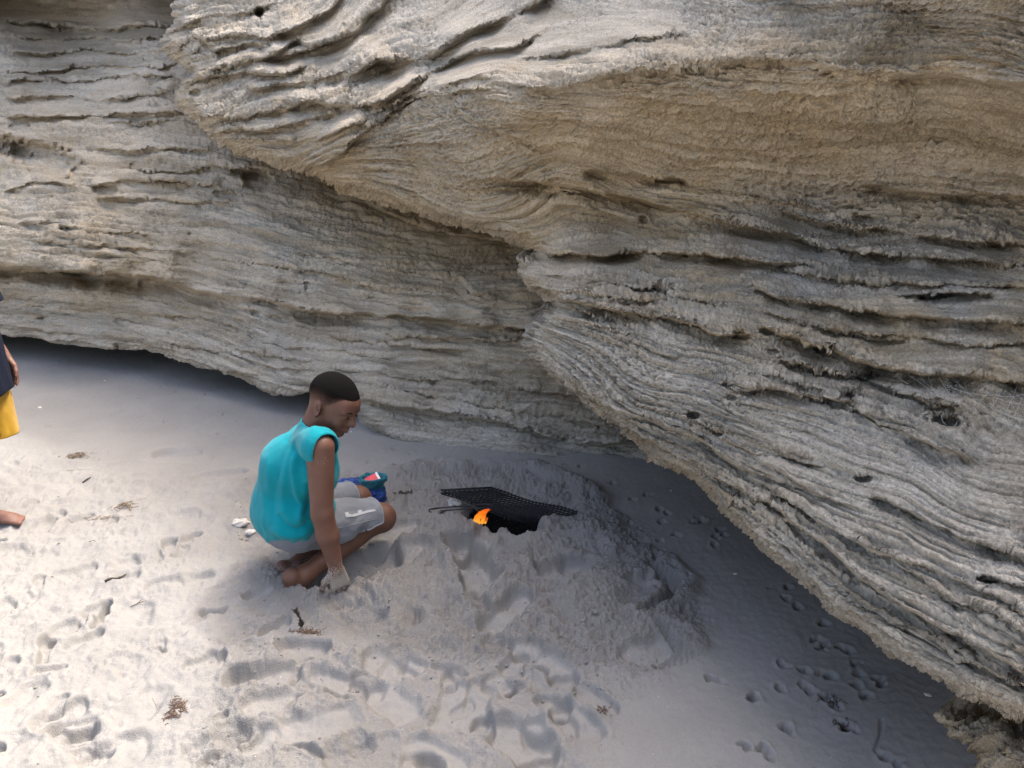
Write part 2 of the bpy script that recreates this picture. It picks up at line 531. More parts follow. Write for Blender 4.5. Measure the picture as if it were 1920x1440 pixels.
FS = TPS([(p[0], p[1], s) for s, pts in (
    (0, [(985,650),(1130,780),(1294,902),(1444,1046),(1612,1180),(1800,1305),(2000,1390)]),
    (70, [(1140,770),(1310,865),(1470,971),(1612,1080),(1837,1204),(2000,1290)]),
    (130, [(1000,630),(1175,765),(1310,818),(1485,905),(1685,985),(1920,1070)]),
    (240, [(1110,640),(1310,720),(1510,790),(1740,880),(1920,960)]),
    (330, [(1020,585),(1210,630),(1400,690),(1600,755),(1835,862)]),
    (430, [(975,530),(1260,594),(1490,630),(1635,680),(1860,704)]),
    (520, [(975,490),(1170,500),(1395,525),(1660,585),(1920,600)]),
    (580, [(1000,470),(1207,470),(1470,491),(1700,520),(1920,530)]),
    (660, [(600,335),(855,400),(1042,345),(1300,400),(1527,455),(1920,495)]),
    (760, [(640,300),(800,300),(1000,280),(1305,330),(1604,345),(1920,367)]),
    (880, [(560,300),(700,235),(925,158),(1200,200),(1600,230),(1920,260)]),
    (960, [(500,245),(800,140),(990,120),(1290,110),(1600,120),(1920,140)]),
    (1060, [(400,215),(633,150),(817,92),(992,8),(1300,20),(1800,10)]),
    (1150, [(345,150),(500,92),(658,62),(717,4),(1000,-120)]),
    (1240, [(310,90),(512,54),(620,0)]), (1600, [(340,-300),(1000,-400),(1900,-350)])) for p in pts], 2e-3)
# ochre beds (weathered less) against the grey crust
FT = TPS([(330,60,.1),(500,100,.15),(700,60,.1),(640,180,.25),(500,230,.35),(600,320,.9),(750,360,.85),(560,270,.5),(800,260,.55),(900,330,.65),(1000,100,0),(1200,60,.0),
    (1000,220,.85),(1200,200,1.0),(1500,180,1.0),(1800,150,.8),(1900,60,.6),(1500,40,.3),(1300,40,.1),(1700,300,.75),(1300,300,.95),(1000,420,1.0),(1150,420,1.0),(1400,460,.6),(1800,420,.5),
    (1050,510,.55),(1250,530,.5),(1350,540,.7),(1200,580,.6),(1500,540,.1),(1800,570,.05),(1500,600,.8),(1700,620,.9),(1900,640,.9),(1600,670,.5),(1100,650,.15),(1300,720,.05),
    (1500,790,.05),(1700,800,.15),(1850,850,.05),(1300,860,.35),(1200,820,.4),(1450,930,.3),(1600,960,.2),(1800,980,.05),(1700,1050,.1),(1500,1050,.25),(1650,1180,.2),(1850,1200,.1),(1900,1320,.5),(1700,1000,.1)], 5e-3)

def line_relief(x, y, lines, holes, DEEP=.62, PROUD=1.0):
    h = np.zeros(x.shape)
    for pts, pa, ra, rb, wb in lines:
        m = ((x > pts[:, 0].min() - 90) & (x < pts[:, 0].max() + 90) & (y > pts[:, 1].min() - 90) & (y < pts[:, 1].max() + 90))
        if not m.any():
            continue
        xi, yi = x[m], y[m]
        # ragged edge
        wob = 5.0 * perlin(np.stack([xi / 34, yi / 34, np.full(xi.shape, 3.7)], -1)) + 1.2 * perlin(np.stack([xi / 10, yi / 10, np.full(xi.shape, 8.1)], -1))
        s, t, _, _ = seg_dist(xi, yi + wob, pts)
        fade = sstep(0, .12, t) * sstep(0, .12, 1 - t)
        var = np.clip(0.75 + 0.9 * perlin(np.stack([xi / 70, yi / 70, np.full(xi.shape, pa * 100)], -1)), .15, 1.5)
        pa = pa * PROUD
        up = np.where(s >= 0, pa * np.exp(-(np.maximum(s, 0) / ra) ** 1.5), 0)
        u = np.maximum(-s, 0)
        prof = sstep(0, 0.30, u / wb) * (1 - sstep(0.30, 1.6, u / wb))
        dn = np.where(s < 0, pa * (1 - sstep(0, .3, u / wb)) - DEEP * rb * prof, 0)
        h[m] += (up + dn) * fade * var
    for cx, cy, a, b, dep, tl in holes:
        m = (abs(x - cx) < a * 1.8) & (abs(y - cy) < a * 1.8 + 10)
        if not m.any():
            continue
        xi, yi = x[m] - cx, y[m] - cy
        xr, yr = xi * math.cos(tl) + yi * math.sin(tl), -xi * math.sin(tl) + yi * math.cos(tl)
        r = np.hypot(xr / a, yr / b) + .28 * perlin(np.stack([x[m] / 12, y[m] / 12, np.full(xi.shape, cx)], -1))
        h[m] -= dep * (1 - sstep(.55, 1.1, r))
    return h

def strata_detail(V, S, x, y, amp, pit, seed=0.0, soft=1.0):
    """laminae, honeycomb pits and grain of the weathered beds, along the normal (m)"""
    P = V.astype(np.float32)
    warp = 5.0 * fbm(P * 1.7 + seed, 2) + 1.6 * perlin(P * 22 + seed)
    def bed(lam, along, sharp, o):
        n = perlin(np.stack([P[:, 0] * along + seed + o, P[:, 1] * along + P[:, 2] * along * .6, (S + warp) / lam + o], -1)) * 1.7
        return np.sign(n) * np.abs(np.clip(n, -1, 1)) ** sharp
    brk = np.clip(.55 + 1.2 * perlin(P * 4.2 + 7 + seed), .1, 1.3)
    h = amp * (.008 * bed(38., 2.2, .6, 0) + .006 * brk * bed(15., 4.5, .45, 3) + .003 * bed(7., 9., .5, 5))
    h += .014 * fbm(P * 6 + seed, 4) * soft
    # ledges: each bed ends in a crisp lip that overhangs the one below
    for lam, al, wv, A, o in ((44., 1.0, .7, .012, 71), (17., 1.5, .65, .0090, 83), (7.5, 2.0, .6, .0055, 95)):
        ph = (S + warp * .7) / lam + wv * perlin(P * al + o + seed) + .10 * perlin(P * 14 + o) + .10 * perlin(P * 40 + o)
        fr = ph - np.floor(ph)
        prof = (1 - fr) ** 1.6 * sstep(0, .09, fr) - .55 * sstep(.80, 1.0, fr) - .55 * (1 - sstep(0, .09, fr))
        h += amp * A * prof * np.clip(.45 + 1.6 * fbm(P * 2.6 + o * 3 + seed, 2), .0, 1.25)
    # thin partings between the laminae
    for lam, along, dep, o in ((26., 1.6, .016, 40), (12., 2.6, .012, 50), (6., 4.0, .006, 60)):
        n = perlin(np.stack([P[:, 0] * along + seed + o, (P[:, 1] + P[:, 2] * .6) * along, (S + warp * .6) / lam + o], -1))
        k = sstep(-.2, .35, perlin(P * 2.4 + o + seed))
        h -= amp * dep * np.exp(-(n / .055) ** 2) * k
    zone = sstep(-.35, .35, fbm(P * np.array([2.2, 2.2, 3.6], np.float32) + 31 + seed, 3))
    # honeycomb, cells drawn out along the bed
    q = np.stack([P[:, 0] * 30, P[:, 1] * 30, (S + warp) / 10.], -1) + seed
    d1, d2 = worley(q)
    h -= pit * zone * .017 * (1 - sstep(.10, .5, d1))
    q = np.stack([P[:, 0] * 66, P[:, 1] * 66, P[:, 2] * 90], -1) + seed + 9
    d1, d2 = worley(q)
    h -= pit * (.45 + .55 * zone) * .0110 * (1 - sstep(.12, .5, d1))
    q = np.stack([P[:, 0] * 150, P[:, 1] * 150, P[:, 2] * 170], -1) + seed + 19
    d1, d2 = worley(q)
    h -= pit * .0042 * (1 - sstep(.12, .6, d1))
    return h

def edge_roll(ed, r, a):
    t = np.clip(1 - ed / r, 0, 1)
    return a * t ** 2.4

def tri(a):
    return np.stack(a, -1)

# ---- front rock: the great overhang that comes from the right towards the camera
def front_depth(x, y, ed):
    d = FD(x, y)
    h = line_relief(x, y, FRONT_LINES, FRONT_HOLES)
    return d - h * np.clip(d / 2.2, .7, 1.6) + edge_roll(ed, 34., .16) * np.clip(d / 2.2, .6, 1.8)

xs = steps(300, 300, 1950, 2500, RES_F, 16)
ys = steps(-460, -24, 1440, 1460, RES_F, 16)
V, q, px, py, ed = relief(xs, ys, FRONT_POLY, front_depth, SIL, None)
N = vnormals(V, q)
S = FS(px, py)
rough = np.clip(.75 + .5 * sstep(0, .6, .5 - abs(FT(px, py) - .4)), .6, 1.3)
smooth_shelf = 1 - .75 * np.clip(np.exp(-(((px - 1800) / 260) ** 2 + ((py - 900) / 110) ** 2)) + np.exp(-(((px - 1750) / 260) ** 2 + ((py - 578) / 22) ** 2)), 0, 1)
h = strata_detail(V, S, px, py, 1.05 * smooth_shelf, 1.3 * rough * smooth_shelf, 0.0)
face = np.abs((N * (V - np.array([0, 0, CAM_H]))).sum(1)) / np.linalg.norm(V - np.array([0, 0, CAM_H]), axis=1)
h *= np.maximum(sstep(.12, .45, face), sstep(30, 8, ed))
V = V + N * h[:, None]
bE = boundary(q)
on_sil = (ed[bE] < 1.0).all(1)
n0 = len(V)
def under(a, dz, inw):
    def f(P):
        r = P - np.array([0, 0, CAM_H])
        r[:, 2] = 0
        r /= np.linalg.norm(r, axis=1, keepdims=True)
        right = np.stack([r[:, 1], -r[:, 0], np.zeros(len(r))], -1)
        w = .010 * fbm(P * 9 + a, 2)[:, None]
        return P + r * a + right * inw + np.array([0, 0, dz]) + w * min(1, a * 8)
    return f
V2, q2 = add_skirt(V, q, bE[on_sil], [under(.05, .012, .02), under(.16, .03, .06), under(.4, .05, .16), under(.9, .04, .4), under(1.6, -.1, .7), under(2.0, -.9, .9)])
q_top = bE[(py[bE] < -440).all(1)]
V2, q2 = add_skirt(V2, q2, q_top, [lambda P: P + np.array([-.06, -.06, .35]), lambda P: P + np.array([-.05, -.05, .75]), lambda P: P + np.array([3.5, 4.0, 1.8]), lambda P: P + np.array([6., 8.0, -4.])])
q_right = bE[(px[bE] > 2480).all(1)]
V2, q2 = add_skirt(V2, q2, q_right, [lambda P: P + np.array([.6, -.9, .0]), lambda P: P + np.array([1.5, -2.2, 0.3]), lambda P: P + np.array([6., -2., 0.])])
pad = len(V2) - n0
front = mesh_object('rock_overhang', V2, q2[:, ::-1], ROCK, attrs={
    'tint': np.concatenate([np.clip(FT(px, py), 0, 1), np.full(pad, .55)]),
    'strata': np.concatenate([S / 700., V2[n0:, 2] * 1.2])})
tag(front, 'layered honeycombed sandstone overhang jutting in from the right over the sand', kind='structure')

# ---- back wall
LIP = pl((-700,590),(-300,606),(0,627),(100,641),(230,655),(290,661),(350,683),(430,703),(480,722),(510,737),(560,739),(620,738),(668,746))
FOOT = np.array([(672,758),(668,776),(676,800),(700,826),(760,900),(1000,900),(1300,930),(2300,960)], float)
BACK_EDGE = np.vstack([LIP, FOOT])
BACK_POLY = np.vstack([BACK_EDGE, [(2300,-420),(-700,-420)]])
BACK_LINES = [
    (pl((0,499),(150,506),(296,520),(375,544),(487,560),(600,582),(733,589),(833,598),(900,608),(997,611),(1100,615)), .10, 60, .24, 22),
    (pl((-400,490),(-200,494),(0,498),(150,506),(260,517),(360,538)), .10, 60, .62, 30),
    (pl((0,444),(187,457),(394,478),(525,499),(720,536),(900,560)), .02, 22, .045, 12),
    (pl((540,468),(640,490),(760,508),(860,530)), .02, 20, .03, 10),
    (pl((690,380),(760,412),(840,434),(930,450),(980,462)), .02, 24, .03, 14),
    (pl((840,510),(866,525),(888,548),(930,565)), .03, 16, .03, 14),
    (pl((717,623),(833,633),(933,636),(1000,634)), .02, 12, .05, 10),
    (pl((600,630),(680,634),(733,643),(883,661)), .015, 14, .03, 10),
    (pl((600,687),(680,695),(750,707),(850,712),(950,718)), .015, 14, .03, 9),
    (pl((480,640),(560,652),(660,660),(760,672)), .015, 14, .025, 8),
    (pl((660,748),(750,757),(867,777),(967,797),(1033,817),(1100,826),(1230,834)), .07, 34, .10, 26),
    (pl((640,712),(760,730),(850,745),(960,765),(1100,792),(1200,815)), .02, 16, .035, 10),
    (pl((960,722),(1060,740),(1180,770)), .02, 12, .03, 8),
    (pl((0,566),(180,578),(300,588),(420,600)), .02, 22, .03, 12),
    (pl((300,640),(420,660),(520,690),(600,694)), .02, 18, .03, 10),
    (pl((430,655),(520,668),(600,676)), .015, 12, .02, 8),
    (pl((350,545),(420,566),(520,590),(560,600)), .02, 20, .02, 12),
    (pl((0,38),(60,40),(120,46),(200,50),(250,44),(330,46)), .10, 20, .20, 30),
    (pl((0,60),(90,74),(160,68),(240,74),(320,70)), .06, 14, .06, 10),
    (pl((0,96),(80,98),(160,92),(240,100),(340,92)), .06, 16, .05, 10),
    (pl((150,84),(240,80),(320,84)), .03, 10, .04, 8),
    (pl((0,126),(60,136),(160,122),(250,126),(345,118)), .06, 16, .06, 10),
    (pl((0,152),(90,146),(180,150),(260,140),(340,144)), .05, 14, .04, 8),
    (pl((0,182),(100,180),(200,184),(340,168)), .07, 26, .08, 12),
    (pl((0,216),(80,218),(200,214),(300,210),(360,212)), .07, 22, .08, 12),
    (pl((180,226),(260,232),(330,222),(400,240)), .04, 14, .04, 8),
    (pl((150,276),(230,280),(330,278),(410,282)), .05, 20, .04, 10),
    (pl((160,348),(230,338),(300,338),(370,342),(420,352)), .07, 16, .05, 10),
    (pl((170,366),(240,372),(320,374),(420,380),(440,366)), .05, 16, .08, 12),
    (pl((0,362),(70,340),(150,352)), .04, 14, .04, 10),
    (pl((250,318),(330,322),(420,312),(500,318)), .03, 10, .04, 6),
    (pl((40,412),(100,420),(180,436)), .02, 14, .05, 8),
    (pl((120,424),(200,432),(300,440)), .02, 14, .03, 8),
    (pl((-700,180),(-300,178),(0,182)), .06, 30, .08, 14), (pl((-700,300),(-300,320),(0,330)), .06, 30, .08, 14),
]
BACK_HOLES = [(482,338,32,22,.16,.25),(460,328,30,10,.10,.2),(80,296,76,30,.16,.25),(20,275,50,22,.10,.3),(200,358,30,10,.06,.1),(425,366,26,9,.06,.2),(60,425,28,8,.06,.2),
    (125,430,16,5,.04,.1),(574,538,4,9,.04,0),(355,440,5,4,.03,0),(248,312,6,9,.04,.3),(23,237,5,4,.03,0),(560,414,60,18,.025,.25),(228,605,16,5,.03,.2),
    (895,572,30,10,.02,.4),(268,532,10,8,.05,0),(76,598,10,5,.03,0),(480,585,10,4,.03,0),(960,520,20,5,.02,0),(700,760,8,4,.02,0),(230,652,20,7,.05,.3),(500,790,30,6,.0,0)]
BD = TPS([(0,627,5.2),(100,641,5.1),(230,655,4.85),(290,660,4.75),(350,683,4.6),(430,703,4.42),(510,737,4.22),(600,737,4.1),(680,745,4.0),
    (0,560,5.36),(200,580,5.1),(400,620,4.68),(600,660,4.3),(800,700,4.08),(1000,700,3.95),(1200,720,3.9),(1600,750,3.8),
    (0,490,5.05),(150,500,4.9),(300,515,4.78),(490,555,4.48),(720,585,4.2),(1000,605,3.95),(1300,620,3.8),
    (0,400,5.1),(300,430,4.78),(600,480,4.4),(850,520,4.1),(1000,540,3.95),(1300,500,3.8),
    (0,300,5.4),(300,330,5.0),(600,380,4.65),(800,430,4.4),(1000,480,4.2),(0,200,5.6),(300,220,5.25),(500,320,4.85),(700,390,4.6),
    (0,100,6.0),(300,100,5.7),(0,55,6.2),(300,55,6.0),(150,15,6.9),(0,5,6.9),(320,5,6.9),(600,150,5.8),(1000,250,5),(1600,300,4.2),
    (-700,590,6.2),(-700,300,6.4),(-700,50,6.9),(-700,-120,5.6),(-700,-400,5.3),(0,-60,6.6),(300,-60,6.6),(0,-140,5.3),(0,-260,5.0),(600,-260,5.2),(0,-420,4.8),(600,-420,5.0),(1500,-420,4.6),(2300,-420,4.2),(2300,400,3.9),(2300,900,3.6),
    (700,820,3.95),(850,835,3.86),(1000,850,3.76),(1200,865,3.68),(1000,900,3.7),(1300,930,3.6),(720,900,3.9)], 2e-3)
BS = TPS([(p[0], p[1], s) for s, pts in (
    (0, [(-600,660),(0,690),(300,720),(560,790),(850,840),(1200,875)]),
    (60, [(0,640),(290,670),(510,740),(680,760),(967,797),(1230,840)]),
    (140, [(0,566),(300,600),(600,690),(950,718),(1200,745)]),
    (230, [(-600,480),(0,499),(296,520),(600,582),(900,608),(1100,615)]),
    (300, [(0,444),(394,478),(720,536),(900,560)]),
    (380, [(0,380),(300,400),(600,450),(900,490)]),
    (460, [(0,300),(300,320),(500,350),(760,410)]),
    (560, [(0,216),(200,214),(380,225)]), (640, [(0,126),(340,120)]), (730, [(0,40),(330,45)]), (1100, [(-600,-300),(400,-300),(1500,-300)])) for p in pts], 2e-3)
BT = TPS([(0,60,0),(300,60,0),(0,150,.1),(300,170,.15),(0,230,.35),(300,250,.35),(100,290,.45),(400,300,.4),(50,400,.25),(300,400,.5),(500,420,.35),(700,460,.85),(850,480,.9),(980,560,.6),
    (0,470,.6),(200,490,.7),(400,520,.5),(600,560,.5),(800,580,.5),(100,560,.35),(300,580,.45),(500,620,.2),(700,640,.35),(900,680,.5),(1100,760,.6),(800,730,.5),(600,720,.3),(400,680,.35),(200,630,.3),(800,800,.1),(1100,850,.1)], 5e-3)

def back_depth(x, y, ed):
    d = BD(x, y)
    h = line_relief(x, y, BACK_LINES, BACK_HOLES, .5, 1.3)
    return d - h + edge_roll(ed, 26., .10) * (y < 750) + edge_roll(ed, 46., .22) * (y >= 750)

xs = steps(-700, -24, 1240, 2300, RES_B, 24)
ys = steps(-420, -20, 905, 960, RES_B, 24)
V, q, px, py, ed = relief(xs, ys, BACK_POLY, back_depth, BACK_EDGE, None)
N = vnormals(V, q)
S = BS(px, py)
face = np.abs((N * (V - np.array([0, 0, CAM_H]))).sum(1)) / np.linalg.norm(V - np.array([0, 0, CAM_H]), axis=1)
V = V + N * (sstep(.12, .45, face) * strata_detail(V, S, px, py, 1.4 + .8 * sstep(330, 140, py), .6, 50.0))[:, None]
bE = boundary(q)
on_lip = (ed[bE] < 1.5).all(1) & (px[bE] < 690).all(1)
n0 = len(V)
def cave(a, dz):
    def f(P):
        return P + np.array([a * .28, a, 0]) + np.stack([np.zeros(len(P))] * 2 + [dz + .02 * perlin(P * 6 + a)], -1)
    return f
V2, q2 = add_skirt(V, q, bE[on_lip], [cave(.06, .0), cave(.2, .02), cave(.55, .03), cave(.95, .0), cave(1.15, -.25), cave(1.2, -.8)])
q_top = bE[(py[bE] < -400).all(1)]
V2, q2 = add_skirt(V2, q2, q_top, [lambda P: P + np.array([.1, .2, .5]), lambda P: P + np.array([1., 9.0, 1.2]), lambda P: P + np.array([1., 12., -6.])])
pad = len(V2) - n0
back = mesh_object('cliff', V2, q2[:, ::-1], ROCK, attrs={
    'tint': np.concatenate([np.clip(BT(px, py), 0, 1), np.full(pad, .3)]),
    'strata': np.concatenate([S / 700., V2[n0:, 2] * 1.2])})
tag(back, 'pale banded sandstone cliff wall undercut at its foot behind the fire', kind='structure')

# ---- small ledge under the near end of the overhang, bottom right corner
LEDGE_SIL = np.array([(2060,1362),(1980,1352),(1920,1350),(1880,1338),(1849,1330),(1810,1318),(1777,1314),(1756,1328),(1746,1340),(1752,1354),(1768,1376),(1785,1388),(1806,1396),(1822,1412),(1832,1436),(1850,1470),(1900,1540)], float)
LEDGE_POLY = np.vstack([LEDGE_SIL, [(2100,1560),(2150,1400)]])
LD = TPS([(1746,1340,1.62),(1777,1314,1.68),(1850,1330,1.6),(1920,1350,1.5),(1850,1400,1.50),(1832,1440,1.50),(1870,1390,1.45),(1920,1430,1.28),(1980,1360,1.45),(2060,1400,1.2),(1900,1540,1.3),(2080,1540,1.05),(1800,1370,1.56)], 1e-3)
LEDGE_LINES = [(pl((1760,1345),(1800,1366),(1840,1404),(1868,1450)), .015, 14, .02, 10), (pl((1850,1336),(1862,1370),(1890,1410),(1920,1450)), .02, 18, .02, 14), (pl((1870,1345),(1905,1360),(1960,1376)), .02, 10, .03, 8)]
def ledge_depth(x, y, ed):
    return LD(x, y) - line_relief(x, y, LEDGE_LINES, []) + edge_roll(ed, 22., .10)
xs = steps(1735, 1735, 1940, 2150, RES_F, 10)
ys = steps(1305, 1305, 1450, 1560, RES_F, 10)
V, q, px, py, ed = relief(xs, ys, LEDGE_POLY, ledge_depth, LEDGE_SIL, None)
N = vnormals(V, q)
S = px * .5 + py * .9
V = V + N * strata_detail(V, S, px, py, .8, .9, 80.0)[:, None]
bE = boundary(q)
on_sil = (ed[bE] < 1.0).all(1)
n0 = len(V)
V2, q2 = add_skirt(V, q, bE[on_sil], [under(.04, .01, .02), under(.14, .03, .06), under(.35, .06, .2), under(.8, .1, .6)])
pad = len(V2) - n0
ledge = mesh_object('rock_ledge', V2, q2[:, ::-1], ROCK, attrs={'tint': np.full(n0 + pad, .75), 'strata': np.concatenate([S / 700., V2[n0:, 2]])})
tag(ledge, 'small brown rock ledge below the overhang in the bottom right corner', kind='structure')
# ------------------------------------------------------------------ the sand
def mat_sand():
    M = Mat('beach sand', 1.0, 0.05)
    a = M.noise(3.0, 5, 0.6)
    col = M.mix(M.maprange(a, 0.3, 0.7), (0.286, 0.278, 0.264), (0.328, 0.320, 0.306))
    g = M.noise(900.0, 2, 0.8)
    col = M.mix(M.maprange(g, 0.32, 0.68), M.mix(1.0, col, (0.72, 0.71, 0.70), 'MULTIPLY'), M.mix(1.0, col, (1.2, 1.2, 1.2), 'MULTIPLY'))
    # dark grains and shell crumbs
    v = M.voronoi(55.0)
    dots = M.maprange(v.outputs['Distance'], 0.05, 0.09, 1.0, 0.0)
    rnd = M.n.new('ShaderNodeSeparateXYZ')
    M.link(v.outputs['Color'], rnd.inputs[0])
    pick = M.math('MULTIPLY', dots, M.maprange(rnd.outputs[0], 0.82, 0.83, 0.0, 1.0))
    col = M.mix(pick, col, M.mix(M.maprange(rnd.outputs[1], 0.45, 0.5), (0.12, 0.10, 0.085), (0.72, 0.69, 0.64)))
    damp_and_shade = M.attr('damp_and_shade')
    col = M.mix(damp_and_shade, col, M.mix(1.0, col, (0.80, 0.79, 0.79), 'MULTIPLY'))  # darkens painted shade at right and damp dug sand alike
    M.color(col)
    crumb = M.attr('crumb')
    b = M.bump(M.noise(420.0, 3, 0.8), 0.45, 0.004)
    t = M.n.new('ShaderNodeBump')
    t.inputs['Distance'].default_value = 0.009
    M.link(M.math('MULTIPLY', crumb, 0.95), t.inputs['Strength'])
    M.link(M.noise(125.0, 4, 0.75), t.inputs['Height'])
    M.link(b, t.inputs['Normal'])
    M.link(t.outputs[0], M.b.inputs['Normal'])
    return M.m

def wpoly(*pts):
    return smooth_poly(np.array([W(a, b)[:2] for a, b in pts]), .03)

def zone(x, y, pts, soft):
    P = np.array([W(a, b)[:2] for a, b in pts])
    ins = in_poly(x, y, P)
    d, _, _, _ = seg_dist(x, y, np.vstack([P, P[:1]]), False)
    return sstep(-soft, soft, np.where(ins, d, -d))

# hollows: ((x1,y1),(x2,y2) ends of the long axis in the photograph, half width m, depth m, rim m)
HOLLOWS = [
    # scooped by hand around the fire and by the boy
    ((868,1030),(905,1105),.085,.045,.012),((915,1010),(880,1050),.06,.03,.01),((1035,1090),(1085,1075),.07,.035,.012),((925,1185),(975,1140),.045,.03,.01),
    ((600,1090),(720,1050),.09,.05,.02),((690,1085),(790,1040),.07,.03,.01),((575,1075),(640,1100),.06,.05,.0),
    ((770,1000),(700,1030),.06,.02,.01),((640,1150),(700,1170),.05,.012,.005),
    ((1190,1100),(1240,1090),.05,.018,.006),((1195,1230),(1235,1215),.06,.02,.004),
    ((955,1375),(1010,1410),.07,.03,.008),((1060,1330),(1100,1370),.05,.018,.006),((1095,1300),(1140,1330),.04,.02,.006),((905,1295),(880,1350),.05,.02,.006),
    ((1020,1240),(1060,1270),.05,.018,.006),((850,1300),(830,1350),.05,.016,.005),((760,1330),(700,1300),.06,.02,.006),((540,1215),(600,1225),.05,.03,.006),
    ((455,1270),(530,1265),.055,.028,.01),((480,1320),(540,1310),.05,.018,.006),((360,1250),(392,1235),.035,.016,.004),
    # footprints in the bright sand
    ((300,848),(360,846),.05,.02,.006),((290,852),(380,858),.07,.008,.003),((375,895),(450,885),.045,.020,.006),((100,850),(180,862),.03,.006,.002),
    ((345,1015),(362,1000),.03,.024,.006),((330,1040),(345,1020),.03,.022,.006),((115,1075),(165,1062),.035,.015,.004),((285,1098),(325,1092),.035,.020,.006),
    ((176,1175),(196,1135),.026,.028,.006),((140,1210),(180,1190),.035,.02,.006),((80,1240),(90,1195),.028,.025,.006),((92,1352),(140,1330),.04,.02,.006),
    ((120,1382),(160,1375),.04,.016,.006),((60,990),(90,975),.03,.022,.006),((78,990),(110,965),.03,.016,.005),((95,942),(140,938),.03,.006,.002),((140,1180),(155,1150),.02,.014,.003),
    ((400,1105),(450,1085),.04,.012,.004),((470,1120),(520,1110),.03,.02,.006),((495,1190),(535,1170),.03,.024,.004),((300,970),(360,965),.035,.01,.004),
    ((70,1260),(110,1255),.02,.014,.004),((250,1340),(290,1300),.06,.014,.004),((10,1150),(50,1120),.05,.012,.004),((20,1330),(60,1300),.05,.012,.004),
    ((270,1160),(240,1130),.05,.010,.003),((210,1240),(260,1260),.05,.010,.003),((330,1185),(370,1160),.04,.012,.004),((180,1420),(250,1400),.06,.014,.004),((380,1410),(450,1380),.06,.014,.004),
    ((560,1370),(640,1350),.06,.016,.005),((640,1420),(720,1400),.06,.014,.004),((790,1400),(840,1430),.06,.016,.005),((600,1270),(660,1290),.05,.016,.005),((700,1240),(760,1260),.05,.018,.006),
    ((20,870),(60,880),.03,.008,.002),((150,900),(200,905),.03,.006,.002),((35,1030),(90,1040),.04,.01,.003),((190,1010),(240,1000),.04,.008,.003),((230,1045),(280,1050),.04,.008,.003),
]
_rp = random.Random(4)
for _k in range(95):
    _a, _b = _rp.uniform(-60, 1080), _rp.uniform(930, 1450)
    if _a > 430 and _b < 1210: continue
    _t = _rp.uniform(0, 3.14)
    _l = _rp.uniform(14, 42) * (_b / 1100.)
    HOLLOWS.append(((_a, _b), (_a + _l * math.cos(_t), _b - .55 * _l * math.sin(_t)), _rp.uniform(.018, .045), _rp.uniform(.010, .024), _rp.uniform(.003, .008)))
# small animal prints in the firm sand on the right: centres in the photograph
PRINTS = [(1295,1157),(1322,1163),(1335,1273),(1355,1278),(1410,1305),(1416,1310),(1478,1120),(1498,1137),(1540,1168),(1530,1198),(1545,1205),(1538,1215),(1580,1215),(1590,1222),(1465,1246),
    (1508,1253),(1545,1262),(1560,1268),(1600,1240),(1608,1260),(1605,1285),(1620,1305),(1645,1275),(1650,1282),(1510,1288),(1515,1295),(1460,1290),(1545,1310),(1565,1322),(1575,1358),(1590,1368),
    (1475,1365),(1480,1370),(1430,1410),(1445,1420),(1660,1428),(1680,1436),(1390,1400),(1305,968),(1320,972),(1250,958),(1235,952),(1245,975),(1318,975),(1350,990),(1355,1000),(1340,1005),(1305,978),
    (1235,1012),(1228,1046),(1340,1020),(1270,1000),(1480,1100),(1620,1170),(1185,935),(1215,925),(1150,905),(1090,872),(1060,868),(880,860),(825,862),(960,850),(740,842),(770,850),(640,880),(690,865),
    (205,780),(230,772),(310,790),(265,745),(350,765),(420,775),(390,740),(450,790),(480,800),(330,735),(180,745),(250,820),(130,760),(90,800),(60,770),(300,725),(410,812),(240,700),(150,715)]
LUMPS = [((440,985),.035,.02),((470,975),.03,.02),((700,1015),.05,.02),((760,960),.06,.025),((555,1135),.09,.03),((620,1165),.08,.012),((500,1105),.06,.02),((720,1125),.09,.03),((760,1140),.09,.035),
    ((820,1120),.07,.03),((845,990),.08,.022),((780,1000),.09,.03),((1010,1018),.07,.022),((1070,1005),.09,.015),((920,1025),.06,.02),((1010,1050),.07,.03),((960,1090),.06,.025),((1120,1010),.09,.03),((1150,1040),.08,.025),
    ((980,1130),.07,.02),((1130,1110),.08,.03),((1080,1140),.10,.03),((860,1200),.08,.02),((800,1190),.08,.022),((1000,1190),.09,.02),((1160,1180),.07,.02),((1100,1230),.08,.018),((650,1220),.10,.02),((500,1230),.08,.02),
    ((480,1290),.06,.02),((600,1330),.10,.016),((760,1280),.08,.016),((450,920),.10,.02),((1290,1215),.05,.02),((1280,1120),.05,.018)]

